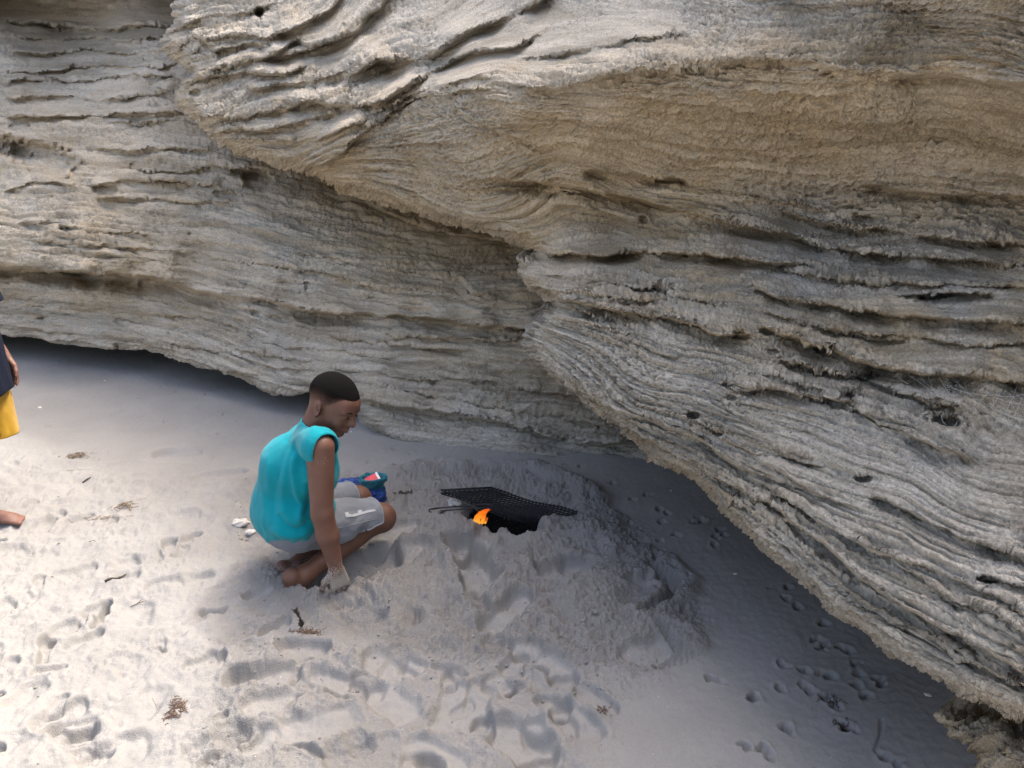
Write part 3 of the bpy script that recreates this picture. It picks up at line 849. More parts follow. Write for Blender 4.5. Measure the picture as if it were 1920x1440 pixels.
def sand_height(x, y):
    """height of the sand, and how crumbled it is"""
    P = np.stack([x, y, np.zeros(x.shape)], -1).astype(np.float32)
    h = .018 * fbm(P * .9 + 3, 2) + .006 * fbm(P * 3.1 + 11, 3)
    near = (abs(x) < 3.5) & (y > .6) & (y < 7)
    crumb = np.zeros(x.shape)
    if not near.any():
        return h, crumb
    X, Y, Pn = x[near], y[near], P[near]
    X0, Y0 = X, Y
    X = X0 + .014 * fbm(Pn * 9 + 101, 3)
    Y = Y0 + .014 * fbm(Pn * 9 + 151, 3)
    rough = zone(X, Y, [(430,905),(520,872),(700,884),(830,878),(1000,884),(1110,920),(1190,985),(1290,1090),(1325,1200),(1240,1268),(1180,1320),(1130,1440),(1080,1500),(380,1500),(400,1300),(440,1150),(455,1020)], .09)
    left = zone(X, Y, [(-300,850),(0,845),(250,880),(430,890),(480,1000),(480,1500),(-400,1500)], .16)
    core = zone(X, Y, [(740,900),(1000,885),(1120,935),(1195,1010),(1300,1120),(1300,1230),(1180,1240),(1000,1230),(760,1210),(560,1150),(500,1090),(700,1010)], .09)
    hn = np.zeros(X.shape)
    warp = .05 * fbm(Pn * 7 + 5, 2)
    # mound and its crest behind the fire
    hn += .036 * zone(X, Y, [(650,915),(830,890),(1000,895),(1120,945),(1180,1020),(1150,1130),(950,1170),(700,1140),(620,1090),(720,1000)], .26)
    for pts, wd, ht in (([(700,905),(830,888),(940,882),(1020,892),(1085,918),(1135,955)], .065, .052), ([(690,1135),(740,1115),(820,1080)], .05, .03),
                        ([(1230,1035),(1290,1090),(1262,1140),(1225,1165),(1300,1200),(1285,1235)], .03, .022), ([(1190,1060),(1230,1085),(1235,1120),(1185,1160),(1240,1200)], .03, .018),
                        ([(990,1000),(985,1060),(940,1120),(915,1180)], .04, .03), ([(850,1030),(845,1080),(880,1140),(905,1190)], .03, .022), ([(760,1170),(700,1210),(640,1250)], .05, .015)):
        s, t, _, _ = seg_dist(X, Y, wpoly(*pts), False)
        hn += ht * np.exp(-((s + warp * .4) / wd) ** 2) * sstep(0, .1, t) * sstep(0, .1, 1 - t)
    for pts, wd, dp in (([(1215,1060),(1255,1085),(1262,1112),(1235,1140),(1208,1160)], .022, .038), ([(1215,1165),(1250,1195),(1275,1215),(1245,1240),(1225,1252)], .012, .022), ([(1440,1100),(1510,1088)], .008, .006),
                        ([(870,1100),(895,1140),(910,1170)], .03, .03), ([(1640,1420),(1645,1380),(1655,1350)], .006, .006), ([(780,1180),(785,1150)], .012, .02), ([(765,950),(770,975),(776,985)], .004, .012)):
        s, t, _, _ = seg_dist(X, Y, wpoly(*pts), False)
        hn -= dp * np.exp(-(s / wd) ** 4) * sstep(0, .08, t) * sstep(0, .08, 1 - t)
    for (c, r, ht) in LUMPS:
        p = W(*c)
        hn += .75 * ht * np.exp(-(((X - p[0]) ** 2 + (Y - p[1]) ** 2) / r ** 2)) * (1 + 4 * warp)
    # floor inside the crest, then the fire pit
    p = W(945, 955)
    r = np.hypot((X - p[0]) / .36, (Y - p[1]) / .24) + 1.5 * warp
    hn -= .03 * (1 - sstep(.4, 1.0, r))
    p = W(946, 970)
    ang = math.radians(25)
    dx, dy = X - p[0], Y - p[1]
    r = np.hypot((dx * math.cos(ang) - dy * math.sin(ang)) / .175, (dx * math.sin(ang) + dy * math.cos(ang)) / .155) + 2.0 * warp
    hn -= .20 * (1 - sstep(.55, 1.08, r))
    p = W(985, 1004)
    r = np.hypot((X - p[0]) / .085, (Y - p[1]) / .10) + 2 * warp
    hn -= .11 * (1 - sstep(.3, 1.1, r))
    soft = np.ones(X.shape)
    for (a, b, wd, dp, rim) in HOLLOWS:
        A, B = W(*a)[:2], W(*b)[:2]
        m = (X > min(A[0], B[0]) - 3 * wd) & (X < max(A[0], B[0]) + 3 * wd) & (Y > min(A[1], B[1]) - 3 * wd) & (Y < max(A[1], B[1]) + 3 * wd)
        if not m.any(): continue
        s, t, _, _ = seg_dist(X[m], Y[m], np.array([A, B]), False)
        s = s + warp[m] * .25
        var = (1.3 if dp > .027 else 1.0) * (.75 + .5 * np.clip(.5 + fbm(Pn[m] * 9 + wd * 900, 2), 0, 1))
        hn[m] += -dp * var * (1 - sstep(.55, .98, s / wd)) + .7 * rim * .8 * np.exp(-((s / wd - 1.15) / .25) ** 2)
        soft[m] *= 1 - .75 * (1 - sstep(.6, 1.0, s / wd)) * (dp > .015)
    for i, c in enumerate(PRINTS):
        for k in range(3):
            g_ = _g[(i * 11 + k * 5) & 4095]
            p = W(*c) + g_ * np.array((.016, .013, 0)) * (k > 0)
            rr = .0075 + .006 * abs(g_[2])
            m = (abs(X - p[0]) < .05) & (abs(Y - p[1]) < .05)
            if not m.any(): continue
            an = i * 1.7 + k
            dx, dy = X0[m] - p[0], Y0[m] - p[1]
            r = np.hypot((dx * math.cos(an) + dy * math.sin(an)) / (rr * 1.6), (-dx * math.sin(an) + dy * math.cos(an)) / rr) + 6 * warp[m]
            dep = .010 if c[1] > 900 else .005
            hn[m] += -dep * (1 - sstep(.4, 1.2, r)) + dep * .12 * np.exp(-((r - 1.5) / .4) ** 2)
    # broken, crumbly surface
    cr = np.clip(core * 1.0 + rough * .5, 0, 1) * soft
    med = fbm(Pn * 11 + 2, 3)
    hn += (.011 * core + .014 * rough + .014 * left) * med * (.4 + .6 * soft)
    hn += (.006 * rough + .005 * left) * np.abs(fbm(Pn * 24 + 40, 2)) * soft
    patch = sstep(-.15, .5, fbm(Pn * 5 + 77, 2) + .35 * core)
    d1, d2 = worley(Pn * 62 + 5, 2)
    hn += (.0105 * cr * patch + .003 * left * patch) * np.sqrt(np.clip(1 - (d1 / .62) ** 2, 0, 1))
    d1, d2 = worley(Pn * 115 + 15, 2)
    hn += (.0052 * cr + .002 * left * patch) * np.sqrt(np.clip(1 - (d1 / .62) ** 2, 0, 1))
    # sparse clods
    d1, d2 = worley(Pn * 24 + 25, 2)
    k = sstep(.1, .5, fbm(Pn * 3 + 90, 2)) * (rough + .45 * left)
    hn += .012 * k * np.sqrt(np.clip(1 - (d1 / .2) ** 2, 0, 1)) * soft
    hn += .0018 * fbm(Pn * 40 + 60, 2)
    h[near] += hn
    crumb[near] = np.clip(cr + .35 * left + .15, 0, 1)
    return h, crumb

pys = np.arange(1462, 588, -RES_S)
rows = [(-60., 3.), (-30., 3.), (-12., 2.5), (-5., 2.), (-2., 1.8), (-.6, 1.7), (.3, 1.65), (.8, 1.7), (1.15, 1.75)]
for p_ in pys:
    v_ = (p_ - 720) / FX
    d_ = CAM_H / (SN + v_ * CS)
    rows.append((d_ * (CS - v_ * SN), d_))
for y_ in (8.0, 9.5, 12., 16., 24., 40., 80., 150.):
    rows.append((y_, y_ * CS + CAM_H * SN))
rows = np.array(rows)
tin = np.arange(-.715, .7151, RES_S / FX)
tout = np.concatenate([np.arange(.722, 1.15, .008), 1.15 * 1.32 ** np.arange(0, 16)])
ts = np.concatenate([-tout[::-1], tin, tout])
GX = ts[None, :] * rows[:, 1][:, None]
GY = np.repeat(rows[:, 0][:, None], len(ts), 1)
x, y = GX.ravel(), GY.ravel()
z, crumb = sand_height(x, y)
nr, nc = GX.shape
idx = np.arange(nr * nc).reshape(nr, nc)
q = np.stack([idx[:-1, :-1], idx[:-1, 1:], idx[1:, 1:], idx[1:, :-1]], -1).reshape(-1, 4)
damp_and_shade = sstep(.0, .5, x - .1 - .25 * (y - 2.6)) * (1 - np.clip(crumb * 1.2, 0, 1)) * .4 + .38 * sstep(.45, .85, crumb)  # shade painted onto the sand at right, plus real damp on the dug sand
sand = mesh_object('sand', np.stack([x, y, z], -1), q, mat_sand(), attrs={'crumb': crumb, 'damp_and_shade': damp_and_shade})
tag(sand, kind='structure')

def ground(px_, py_):
    """point on the modelled sand seen at a photograph pixel"""
    p = W(px_, py_)
    for _ in range(2):
        hz, _c = sand_height(np.array([p[0]]), np.array([p[1]]))
        p = W(px_, py_, float(hz[0]))
    return p
# ------------------------------------------------------------------ people
class Field:
    """distance field on a grid; shapes are blended in, then the skin is pulled off as one mesh"""
    def __init__(self, lo, hi, vox):
        self.lo, self.vox = np.asarray(lo, float), vox
        self.n = np.ceil((np.asarray(hi) - self.lo) / vox).astype(int) + 1
        self.f = np.full(self.n, .2, np.float32)
    def _sub(self, lo, hi):
        a = np.clip(np.floor((lo - self.lo) / self.vox).astype(int), 0, self.n)
        b = np.clip(np.ceil((hi - self.lo) / self.vox).astype(int) + 1, 0, self.n)
        if (b <= a).any():
            return None, None
        sl = tuple(slice(a[k], b[k]) for k in range(3))
        g = np.meshgrid(*[(np.arange(a[k], b[k]) * self.vox + self.lo[k]).astype(np.float32) for k in range(3)], indexing='ij')
        return sl, g
    def _put(self, sl, d, k, sub):
        f = self.f[sl]
        if sub:
            d = -d
            h = np.clip(.5 - .5 * (f - d) / k, 0, 1)
            self.f[sl] = f * (1 - h) + d * h + k * h * (1 - h)
        else:
            h = np.clip(.5 + .5 * (f - d) / k, 0, 1)
            self.f[sl] = f * (1 - h) + d * h - k * h * (1 - h)
    def cap(self, a, b, ra, rb, k=.015, sub=False):
        a, b = np.asarray(a, float), np.asarray(b, float)
        m = max(ra, rb) + 2 * k + 3 * self.vox + .02
        sl, g = self._sub(np.minimum(a, b) - m, np.maximum(a, b) + m)
        if sl is None: return
        ab = b - a
        t = np.clip(sum((g[i] - a[i]) * ab[i] for i in range(3)) / max(ab @ ab, 1e-9), 0, 1)
        d = np.sqrt(sum((g[i] - a[i] - t * ab[i]) ** 2 for i in range(3))) - (ra + (rb - ra) * t)
        self._put(sl, d.astype(np.float32), k, sub)
    def ell(self, c, r, axes=None, k=.015, sub=False):
        c, r = np.asarray(c, float), np.asarray(r, float)
        A = np.eye(3) if axes is None else np.asarray(axes, float)
        m = r.max() + 2 * k + 3 * self.vox + .02
        sl, g = self._sub(c - m, c + m)
        if sl is None: return
        q = [sum((g[i] - c[i]) * A[j][i] for i in range(3)) for j in range(3)]
        k0 = np.sqrt(sum((q[j] / r[j]) ** 2 for j in range(3)))
        k1 = np.sqrt(sum((q[j] / r[j] ** 2) ** 2 for j in range(3))) + 1e-6
        self._put(sl, (k0 * (k0 - 1) / k1).astype(np.float32), k, sub)
    def mesh(self):
        f = self.f
        n = self.n
        ins = f < 0
        cnt = np.zeros(n - 1, np.int8)
        for i in (0, 1):
            for j in (0, 1):
                for l in (0, 1):
                    cnt += ins[i:n[0] - 1 + i, j:n[1] - 1 + j, l:n[2] - 1 + l]
        act = np.argwhere((cnt > 0) & (cnt < 8))
        vid = np.full(n - 1, -1, np.int64)
        vid[tuple(act.T)] = np.arange(len(act))
        pos = np.zeros((len(act), 3))
        w = np.zeros(len(act))
        cs = np.array([(i, j, l) for i in (0, 1) for j in (0, 1) for l in (0, 1)])
        for a in range(8):
            for b in range(a + 1, 8):
                if np.abs(cs[a] - cs[b]).sum() != 1:
                    continue
                fa, fb = f[tuple((act + cs[a]).T)], f[tuple((act + cs[b]).T)]
                m = (fa < 0) != (fb < 0)
                t = np.where(m, fa / np.where(m, fa - fb, 1), 0)
                pos += np.where(m[:, None], cs[a] + t[:, None] * (cs[b] - cs[a]), 0)
                w += m
        V = (act + pos / w[:, None]) * self.vox + self.lo
        quads = []
        for ax in range(3):
            o = [0, 0, 0]; o[ax] = 1
            s0 = tuple(slice(1, n[k] - 1) if k != ax else slice(0, n[k] - 1) for k in range(3))
            s1 = tuple(slice(1, n[k] - 1) if k != ax else slice(1, n[k]) for k in range(3))
            e = np.argwhere(ins[s0] != ins[s1]) + np.array([0 if k == ax else 1 for k in range(3)])
            u, v = [(1, 2), (2, 0), (0, 1)][ax]
            du = np.zeros(3, int); du[u] = 1
            dv = np.zeros(3, int); dv[v] = 1
            qd = np.stack([vid[tuple((e - du - dv).T)], vid[tuple((e - dv).T)], vid[tuple(e.T)], vid[tuple((e - du).T)]], -1)
            fl = ins[tuple(e.T)]
            qd[~fl] = qd[~fl][:, ::-1]
            quads.append(qd[(qd >= 0).all(1)])
        Q = np.vstack(quads)
        for _ in range(2):        # light smoothing
            acc = np.zeros_like(V); c = np.zeros(len(V))
            for a in range(4):
                i, j = Q[:, a], Q[:, (a + 1) % 4]
                for k in range(3):
                    acc[:, k] += np.bincount(i, V[j, k], len(V)) + np.bincount(j, V[i, k], len(V))
                c += np.bincount(i, minlength=len(V)) + np.bincount(j, minlength=len(V))
            V = V * .6 + .4 * acc / c[:, None]
        return V, Q

def cut(V, Q, g):
    """keep the part where g > 0, with the cut edge drawn onto g = 0"""
    val = g(V)
    keep = (val[Q] > 0).any(1)
    Q = Q[keep]
    used = np.unique(Q)
    rm = np.full(len(V), -1); rm[used] = np.arange(len(used))
    V, Q = V[used].copy(), rm[Q]
    for _ in range(3):
        val = g(V)
        m = val < 0
        if not m.any(): break
        P = V[m]
        e = 1e-3
        gr = np.stack([(g(P + np.eye(3)[k] * e) - val[m]) / e for k in range(3)], -1)
        V[m] = P - gr * (val[m] / np.maximum((gr ** 2).sum(1), 1e-6))[:, None]
    return V, Q

def unit(v):
    v = np.asarray(v, float)
    return v / np.linalg.norm(v)

def mat_skin(name, base, sand=True):
    M = Mat(name, 0.55, 0.35)
    n = M.noise(14.0, 4, 0.6)
    col = M.mix(M.maprange(n, .3, .7), tuple(c * .86 for c in base), tuple(min(1, c * 1.12) for c in base))
    col = M.mix(M.attr('lip'), col, (.20, .075, .06))
    if sand:
        s = M.noise(260.0, 3, .8)
        f = M.maprange(M.math('ADD', s, M.math('MULTIPLY', M.attr('sandy'), .42)), .72, .86)
        col = M.mix(f, col, (.44, .40, .35))
        M.link(M.maprange(f, 0, 1, .5, .95), M.b.inputs['Roughness'])
    M.color(col)
    M.b.inputs['Subsurface Weight'].default_value = .08
    M.b.inputs['Subsurface Radius'].default_value = (.012, .005, .003)
    M.bump(M.noise(350.0, 3, .6), .12, .003)
    return M.m

def mat_cloth(name, base, weave=600., rough=.9, var=.12):
    M = Mat(name, rough, .15)
    n = M.noise(9.0, 4, .6)
    f = M.noise(weave, 2, .7)
    col = M.mix(M.maprange(n, .3, .7), tuple(c * (1 - var) for c in base), tuple(min(1, c * (1 + var)) for c in base))
    col = M.mix(M.maprange(f, .3, .7), M.mix(1.0, col, (.88, .88, .88), 'MULTIPLY'), col)
    M.color(col)
    M.b.inputs['Sheen Weight'].default_value = .15
    b_ = M.bump(f, .25, .002)
    M.bump(M.noise(30., 3, .5, dist=.4), .22, .010, b_)
    return M

def head_shapes(F, H, R, s=1.0, ears=True):
    """head built round H; R rows = forward, left, up"""
    fw, lf, up = R
    def L(x, y, z): return H + s * (x * fw + y * lf + z * up)
    F.ell(L(-.012, 0, .030), s * np.array([.095, .0745, .083]), R, .02)      # cranium
    F.ell(L(.030, 0, -.020), s * np.array([.060, .060, .080]), R, .03)        # face
    F.ell(L(.055, 0, .030), s * np.array([.034, .052, .034]), R, .02)         # forehead
    F.cap(L(-.005, .045, -.058), L(.050, .014, -.090), s * .020, s * .018, .02)  # jaw
    F.cap(L(-.005, -.045, -.058), L(.050, -.014, -.090), s * .020, s * .018, .02)
    F.ell(L(.062, 0, -.090), s * np.array([.019, .024, .016]), R, .012)       # chin
    for y in (1, -1):
        F.ell(L(.050, y * .036, -.036), s * np.array([.030, .026, .028]), R, .016)  # cheek
        F.ell(L(.089, y * .031, -.004), s * np.array([.017, .017, .0105]), R, .010, True)  # eye socket
        F.ell(L(.0735, y * .031, -.004), s * np.array([.0135, .0155, .0125]), R, .004)  # lids
        F.cap(L(.086, y * .014, .014), L(.074, y * .048, .014), s * .0085, s * .007, .010)  # brow
    F.cap(L(.084, 0, .006), L(.101, 0, -.030), s * .0085, s * .0115, .009)    # nose
    F.ell(L(.099, 0, -.034), s * np.array([.0115, .013, .0095]), R, .006)
    for y in (1, -1):
        F.ell(L(.090, y * .0125, -.037), s * np.array([.010, .0075, .0075]), R, .005)
        F.cap(L(.0885, 0, -.0565), L(.078, y * .022, -.062), s * .0078, s * .004, .005)   # upper lip
        F.cap(L(.0865, 0, -.0700), L(.077, y * .019, -.066), s * .0078, s * .004, .005)   # lower lip
    F.cap(L(.097, .021, -.0630), L(.097, -.021, -.0630), s * .0035, s * .0035, .003, True)
    F.ell(L(.089, 0, -.081), s * np.array([.006, .014, .005]), R, .006, True)
    if ears:
        for y in (1, -1):
            A = np.array([unit(fw * .9 + lf * y * .1 + up * .25), unit(lf * y - fw * .45), unit(up * .95 - fw * .25)])
            F.ell(L(-.016, y * .078, -.012), s * np.array([.019, .0085, .031]), A, .004)
            F.ell(L(-.010, y * .086, -.010), s * np.array([.009, .007, .018]), A, .004, True)
            F.ell(L(-.012, y * .074, -.040), s * np.array([.008, .006, .009]), A, .004)
    return L

def hand_shapes(F, wrist, palm_dir, side, normal, s=1.0, curl=.5, spread=.10):
    """palm and five separate fingers; palm_dir wrist->fingers, side = thumb side, normal = back of the hand"""
    d, sd, nn = unit(palm_dir), unit(side), unit(normal)
    k = .006
    for t in (-.026, -.009, .009, .026):
        F.cap(wrist + d * .012 * s + sd * t * s * .6, wrist + d * .075 * s + sd * t * s, .0145 * s, .0115 * s, .010)
    for i, (t, ln) in enumerate(((.028, .062), (.0095, .070), (-.0095, .064), (-.027, .050))):
        p = wrist + d * .078 * s + sd * t * s
        dirn = unit(d + sd * t * spread * 30)
        for j, (fr, r) in enumerate(((.42, .0088), (.32, .0080), (.26, .0072))):
            ang = curl * (j + .4)
            dd = dirn * math.cos(ang) - nn * math.sin(ang)
            p2 = p + dd * ln * fr * s
            F.cap(p, p2, r * s, (r - .0008) * s, .0025)
            p = p2
    p = wrist + d * .020 * s + sd * .022 * s
    for dd, ln, r in ((unit(d * .7 + sd * .8 - nn * .35), .036, .0135), (unit(d * .95 + sd * .35 - nn * .4), .030, .0105), (unit(d * .95 + sd * .1 - nn * .5), .024, .0090)):
        p2 = p + dd * ln * s
        F.cap(p, p2, r * s, r * .9 * s, k)
        p = p2

# ---- the boy kneeling at the fire
GZ = sand_height(np.array([-.75, -.5]), np.array([2.3, 2.55]))[0]
f0 = unit((.76, .64, 0)); l0 = np.array((-.64, .76, 0))
hipR = U(560, 990, 2.62)
hipL = hipR + .17 * l0
kneeR, kneeL = U(712, 970, 2.84), U(668, 936, 2.98)
ankR = U(572, 1078, 2.62); ankL = ankR + .15 * l0 + .03 * f0 - np.array((0, 0, .05))
c7 = U(578, 782, 2.52)
shR, shL = U(600, 838, 2.41), U(574, 822, 2.62)
elR, wrR = U(604, 962, 2.45), U(630, 1066, 2.52)
hipC = (hipR + hipL) / 2
head = U(626, 757, 2.50)
fw = unit((.84, -.36, -.40))
up = unit(np.array((.10, .10, 1.0)) - fw * (np.array((.10, .10, 1.0)) @ fw))
lf = np.cross(up, fw)
R = np.array([fw, lf, up])
HSC = .915
B = Field((-1.12, 1.90, -.14), (-.36, 2.86, .84), .0042)
Lh = head_shapes(B, head, R, HSC)
NB0 = c7 + np.array((.022, -.012, -.045))
B.cap(Lh(-.040, 0, -.030), NB0, .043, .052, .02)
B.cap(hipC + np.array((0, 0, .02)), (shR + shL) / 2 + np.array((-.01, .01, -.09)), .080, .075, .03)
B.cap(shL, shR - (shR - shL) * .1, .036, .036, .015)
B.cap(shR, elR, .0475, .0365, .012)
B.cap(elR, elR + (wrR - elR) * .4, .037, .036, .012)
B.cap(elR + (wrR - elR) * .4, wrR, .036, .0235, .012)
hand_dir = unit(U(642, 1112, 2.58) - wrR)
hand_shapes(B, wrR, hand_dir, unit((-.75, -.66, 0)), unit((.45, -.85, .25)), 1.0, .34, .14)
shLe, shLw = np.array((-.775, 2.56, .34)), np.array((-.735, 2.62, .18))
B.cap(shL, shLe, .045, .036, .02)
B.cap(shLe, shLw, .036, .024, .012)
hand_shapes(B, shLw, unit((.3, .1, -1)), unit((.7, .3, 0)), unit((0, -1, .2)), 1.0, .5)
for hp, kn, an in ((hipR, kneeR, ankR), (hipL, kneeL, ankL)):
    B.cap(hp + (kn - hp) * .12, kn, .066, .052, .02)
    B.ell(kn + np.array((.012, -.004, .0)), (.052, .050, .054), None, .02)
    B.cap(kn, an, .047, .032, .02)
    B.cap(kn + (an - kn) * .35 + np.array((0, 0, .012)), kn + (an - kn) * .6 + np.array((0, 0, .012)), .047, .043, .02)
    he = an - f0 * .05 + np.array((0, 0, .012))
    B.ell(he, (.034, .034, .032), None, .015)
    B.cap(an, an - f0 * .09 + np.array((0, 0, -.06)), .034, .026, .02)
V, Q = B.mesh()
wd = np.minimum(np.linalg.norm(V - (wrR + hand_dir * .06), axis=1), 1)
sandy = np.clip(1.15 - wd / .13, 0, 1)
sandy = np.maximum(sandy, .55 * np.exp(-(np.linalg.norm(V - U(612, 868, 2.36), axis=1) / .035) ** 2))
sandy = np.maximum(sandy, .5 * np.exp(-((V[:, 2] - .02) / .03) ** 2) * (V[:, 2] < .12))
hl = (V - head) @ R.T / HSC
lip = np.exp(-((hl[:, 2] + .063) / .011) ** 2 - (hl[:, 1] / .022) ** 2) * (hl[:, 0] > .072)
SKIN = mat_skin('skin', (.140, .068, .046))
boy = mesh_object('person', V, Q, SKIN, attrs={'sandy': sandy, 'lip': lip * .7})
tag(boy, 'boy in turquoise sleeveless top and grey shorts kneeling in the sand by the fire', 'person', 'people on the beach')

# hair: close-cropped cap with a faded edge
HF = Field(head - .14, head + .15, .004)
def LH(x, y, z): return head + HSC * (x * fw + y * lf + z * up)
HF.ell(LH(-.012, 0, .030), HSC * np.array([.0972, .0765, .0855]), R, .02)
HF.ell(LH(.055, 0, .032), HSC * np.array([.0352, .053, .035]), R, .02)
Vh, Qh = HF.mesh()
def hairline(P):
    q_ = (P - head) @ R.T / HSC
    front = np.clip((q_[:, 0] + .01) / .09, 0, 1)
    line = -.030 + .072 * sstep(.15, .80, front) - .025 * sstep(-.04, -.09, q_[:, 0])
    return q_[:, 2] - line
Vh, Qh = cut(Vh, Qh, hairline)
hq = hairline(Vh)
Nn = vnormals(Vh, Qh)
Vh = Vh + Nn * (.0012 * perlin(Vh * 420) * sstep(0, .03, hq) - .0035 * (1 - sstep(0, .035, hq)))[:, None]
Mh = Mat('cropped black hair', .9, .1)
fz = Mh.noise(700.0, 2, .8)
Mh.color(Mh.mix(Mh.maprange(fz, .35, .65), (.002, .002, .002), (.009, .0075, .007)))
Mh.bump(fz, .8, .004)
tr = Mh.n.new('ShaderNodeBsdfTransparent')
mx = Mh.n.new('ShaderNodeMixShader')
den = Mh.math('SUBTRACT', Mh.math('ADD', Mh.attr('dense'), Mh.maprange(fz, .25, .75, -.45, .45)), 0.0)
Mh.link(Mh.maprange(den, .10, .95), mx.inputs[0])
Mh.link(tr.outputs[0], mx.inputs[1]); Mh.link(Mh.b.outputs[0], mx.inputs[2])
Mh.link(mx.outputs[0], Mh.n['Material Output'].inputs['Surface'])
back_fade = sstep(-.02, .06, hq) * .95 + .12
hx_ = ((Vh - head) @ R.T / HSC)[:, 0]
wf_ = .155 - .130 * sstep(-.01, .075, hx_)
mesh_object('hair', Vh, Qh, Mh.m, boy, attrs={'dense': np.clip(1.35 * sstep(-.004, 1.0, (hq - .002) / wf_), 0, 1.3)})

def tube(pts, rad, sides=6, closed_ends=True):
    pts = np.asarray(pts, float)
    n = len(pts)
    rad = np.full(n, rad) if np.isscalar(rad) else np.asarray(rad)
    tg = np.gradient(pts, axis=0)
    tg /= np.linalg.norm(tg, axis=1, keepdims=True) + 1e-12
    ref = np.array([0, 0, 1.]) if abs(tg[0, 2]) < .9 else np.array([1., 0, 0])
    u = np.cross(tg, ref); u /= np.linalg.norm(u, axis=1, keepdims=True) + 1e-12
    v = np.cross(tg, u)
    a = np.linspace(0, 2 * np.pi, sides, endpoint=False)
    V = pts[:, None] + rad[:, None, None] * (np.cos(a)[None, :, None] * u[:, None] + np.sin(a)[None, :, None] * v[:, None])
    V = V.reshape(-1, 3)
    i = np.arange(n - 1)[:, None] * sides
    j = np.arange(sides)[None, :]
    q_ = np.stack([i + j, i + (j + 1) % sides, i + sides + (j + 1) % sides, i + sides + j], -1).reshape(-1, 4)
    if closed_ends and sides == 6:
        q_ = np.vstack([q_, [[0, 3, 2, 1], [0, 5, 4, 3]], np.array([[0, 1, 2, 3], [0, 3, 4, 5]]) + (n - 1) * sides])
    elif closed_ends and sides == 4:
        q_ = np.vstack([q_, [[3, 2, 1, 0]], np.array([[0, 1, 2, 3]]) + (n - 1) * sides])
    return V, q_

def merge(parts):
    Vs, Qs, n = [], [], 0
    for v, q_ in parts:
        Vs.append(v); Qs.append(q_ + n); n += len(v)
    return np.vstack(Vs), np.vstack(Qs)

BROW = Mat('dark hair', .9, .1).color((.012, .009, .008)).m
EYEW = Mat('eye', .25, .5).color((.03, .022, .018)).m
for sgn in (1, -1):
    v1, q1 = tube(np.array([LH(.0925, sgn * .014, .0145), LH(.0905, sgn * .028, .0185), LH(.0825, sgn * .045, .0165)]), [.0028, .0034, .002], 6)
    mesh_object('eyebrow', v1, q1, BROW, boy)
    v1, q1 = tube(np.array([LH(.0872, sgn * .0205, -.0085), LH(.0890, sgn * .030, -.0072), LH(.0835, sgn * .0415, -.0085)]), [.0020, .0034, .0018], 6)
    mesh_object('eye', v1, q1, EYEW, boy)

# sleeveless top
T = Field((-1.12, 1.98, .02), (-.42, 2.76, .76), .0055)
c0 = hipC + np.array((.0, .0, .045))
axs = np.array([f0, l0, (0, 0, 1)])
mid = c0 * .5 + c7 * .5 - f0 * .012
T.ell(c0 + f0 * .01, (.118, .135, .140), axs, .03)
T.cap(c0 - f0 * .002, mid, .116, .105, .04)
T.cap(mid, c7 - np.array((-.020, .008, .070)), .105, .052, .04)
T.cap(hipR + np.array((0, 0, .06)), hipR + f0 * .05 + np.array((0, 0, .06)), .100, .085, .03)
armv = unit(shR - shL)
ch = (shR + shL) / 2 + np.array((-.015, .02, -.10))
T.ell(ch, (.088, .118, .115), np.array([unit((.88, .47, 0)), unit((-.47, .88, 0)), (0, 0, 1)]), .04)
T.cap(shL, shR - armv * .010 + np.array((0, 0, .002)), .050, .053, .02)
nv = unit(Lh(-.040, 0, -.030) - NB0)
T.cap(NB0 - nv * .03, NB0 + nv * .06, .056, .050, .02)
T.cap(NB0 - np.array((0, 0, .012)), shR + np.array((0, 0, .002)), .052, .052, .03)
T.cap(NB0 - np.array((0, 0, .025)), shL, .050, .050, .03)
Vt, Qt = T.mesh()
hemn = unit(np.array((.0, .0, 1.0)) - f0 * .50 + .05 * l0)
armd = unit(shR - shL)
def top_region(P):
    hem = (P - (c0 - np.array((0, 0, .088)))) @ hemn
    r1 = np.linalg.norm((P - (shR + armd * .050 + np.array((.030, 0, -.034)))) * np.array([1, 1, .72]), axis=1) - .067
    r2 = np.linalg.norm((P - (shL - armd * .052 + np.array((.016, 0, -.030)))) * np.array([1, 1, .72]), axis=1) - .060
    nv = unit(Lh(-.040, 0, -.030) - NB0)
    nk = np.where(np.linalg.norm(P - NB0, axis=1) < .115, .018 - (P - NB0) @ nv + .10 * np.clip((P - NB0) @ unit((-.9, .3, 0)), 0, .05), 1.0)
    return np.minimum(np.minimum(hem, r1), np.minimum(r2, nk))
Vt, Qt = cut(Vt, Qt, top_region)
Nn = vnormals(Vt, Qt)
tx, ty, _ = project(Vt)
fold = np.zeros(len(Vt))
for pts, wd_, ht in (([(560,842),(552,880),(556,915),(566,945),(560,975),(572,985)], 8, .012), ([(548,840),(535,890),(532,940),(540,975)], 10, .007), ([(520,960),(536,985),(560,992),(585,975)], 7, -.010),
                     ([(508,985),(530,1000),(560,1003),(585,990)], 8, .009), ([(500,905),(497,950),(500,1000),(508,1030)], 10, .005), ([(530,870),(515,930),(516,980)], 9, -.005), ([(575,900),(578,940),(570,970)], 6, -.012),
                     ([(600,800),(572,810),(552,830),(545,860)], 9, .005), ([(585,790),(556,806),(536,836)], 9, -.004), ([(545,1012),(565,1020),(580,1005)], 7, .006), ([(487,990),(500,1020),(515,1040)], 8, -.004)):
    s_, t_, _, _ = seg_dist(tx, ty, pl(*pts), False)
    fold += 1.25 * ht * np.exp(-(abs(s_) / (wd_ * .8)) ** 1.3) * sstep(0, .15, t_) * sstep(0, .15, 1 - t_)
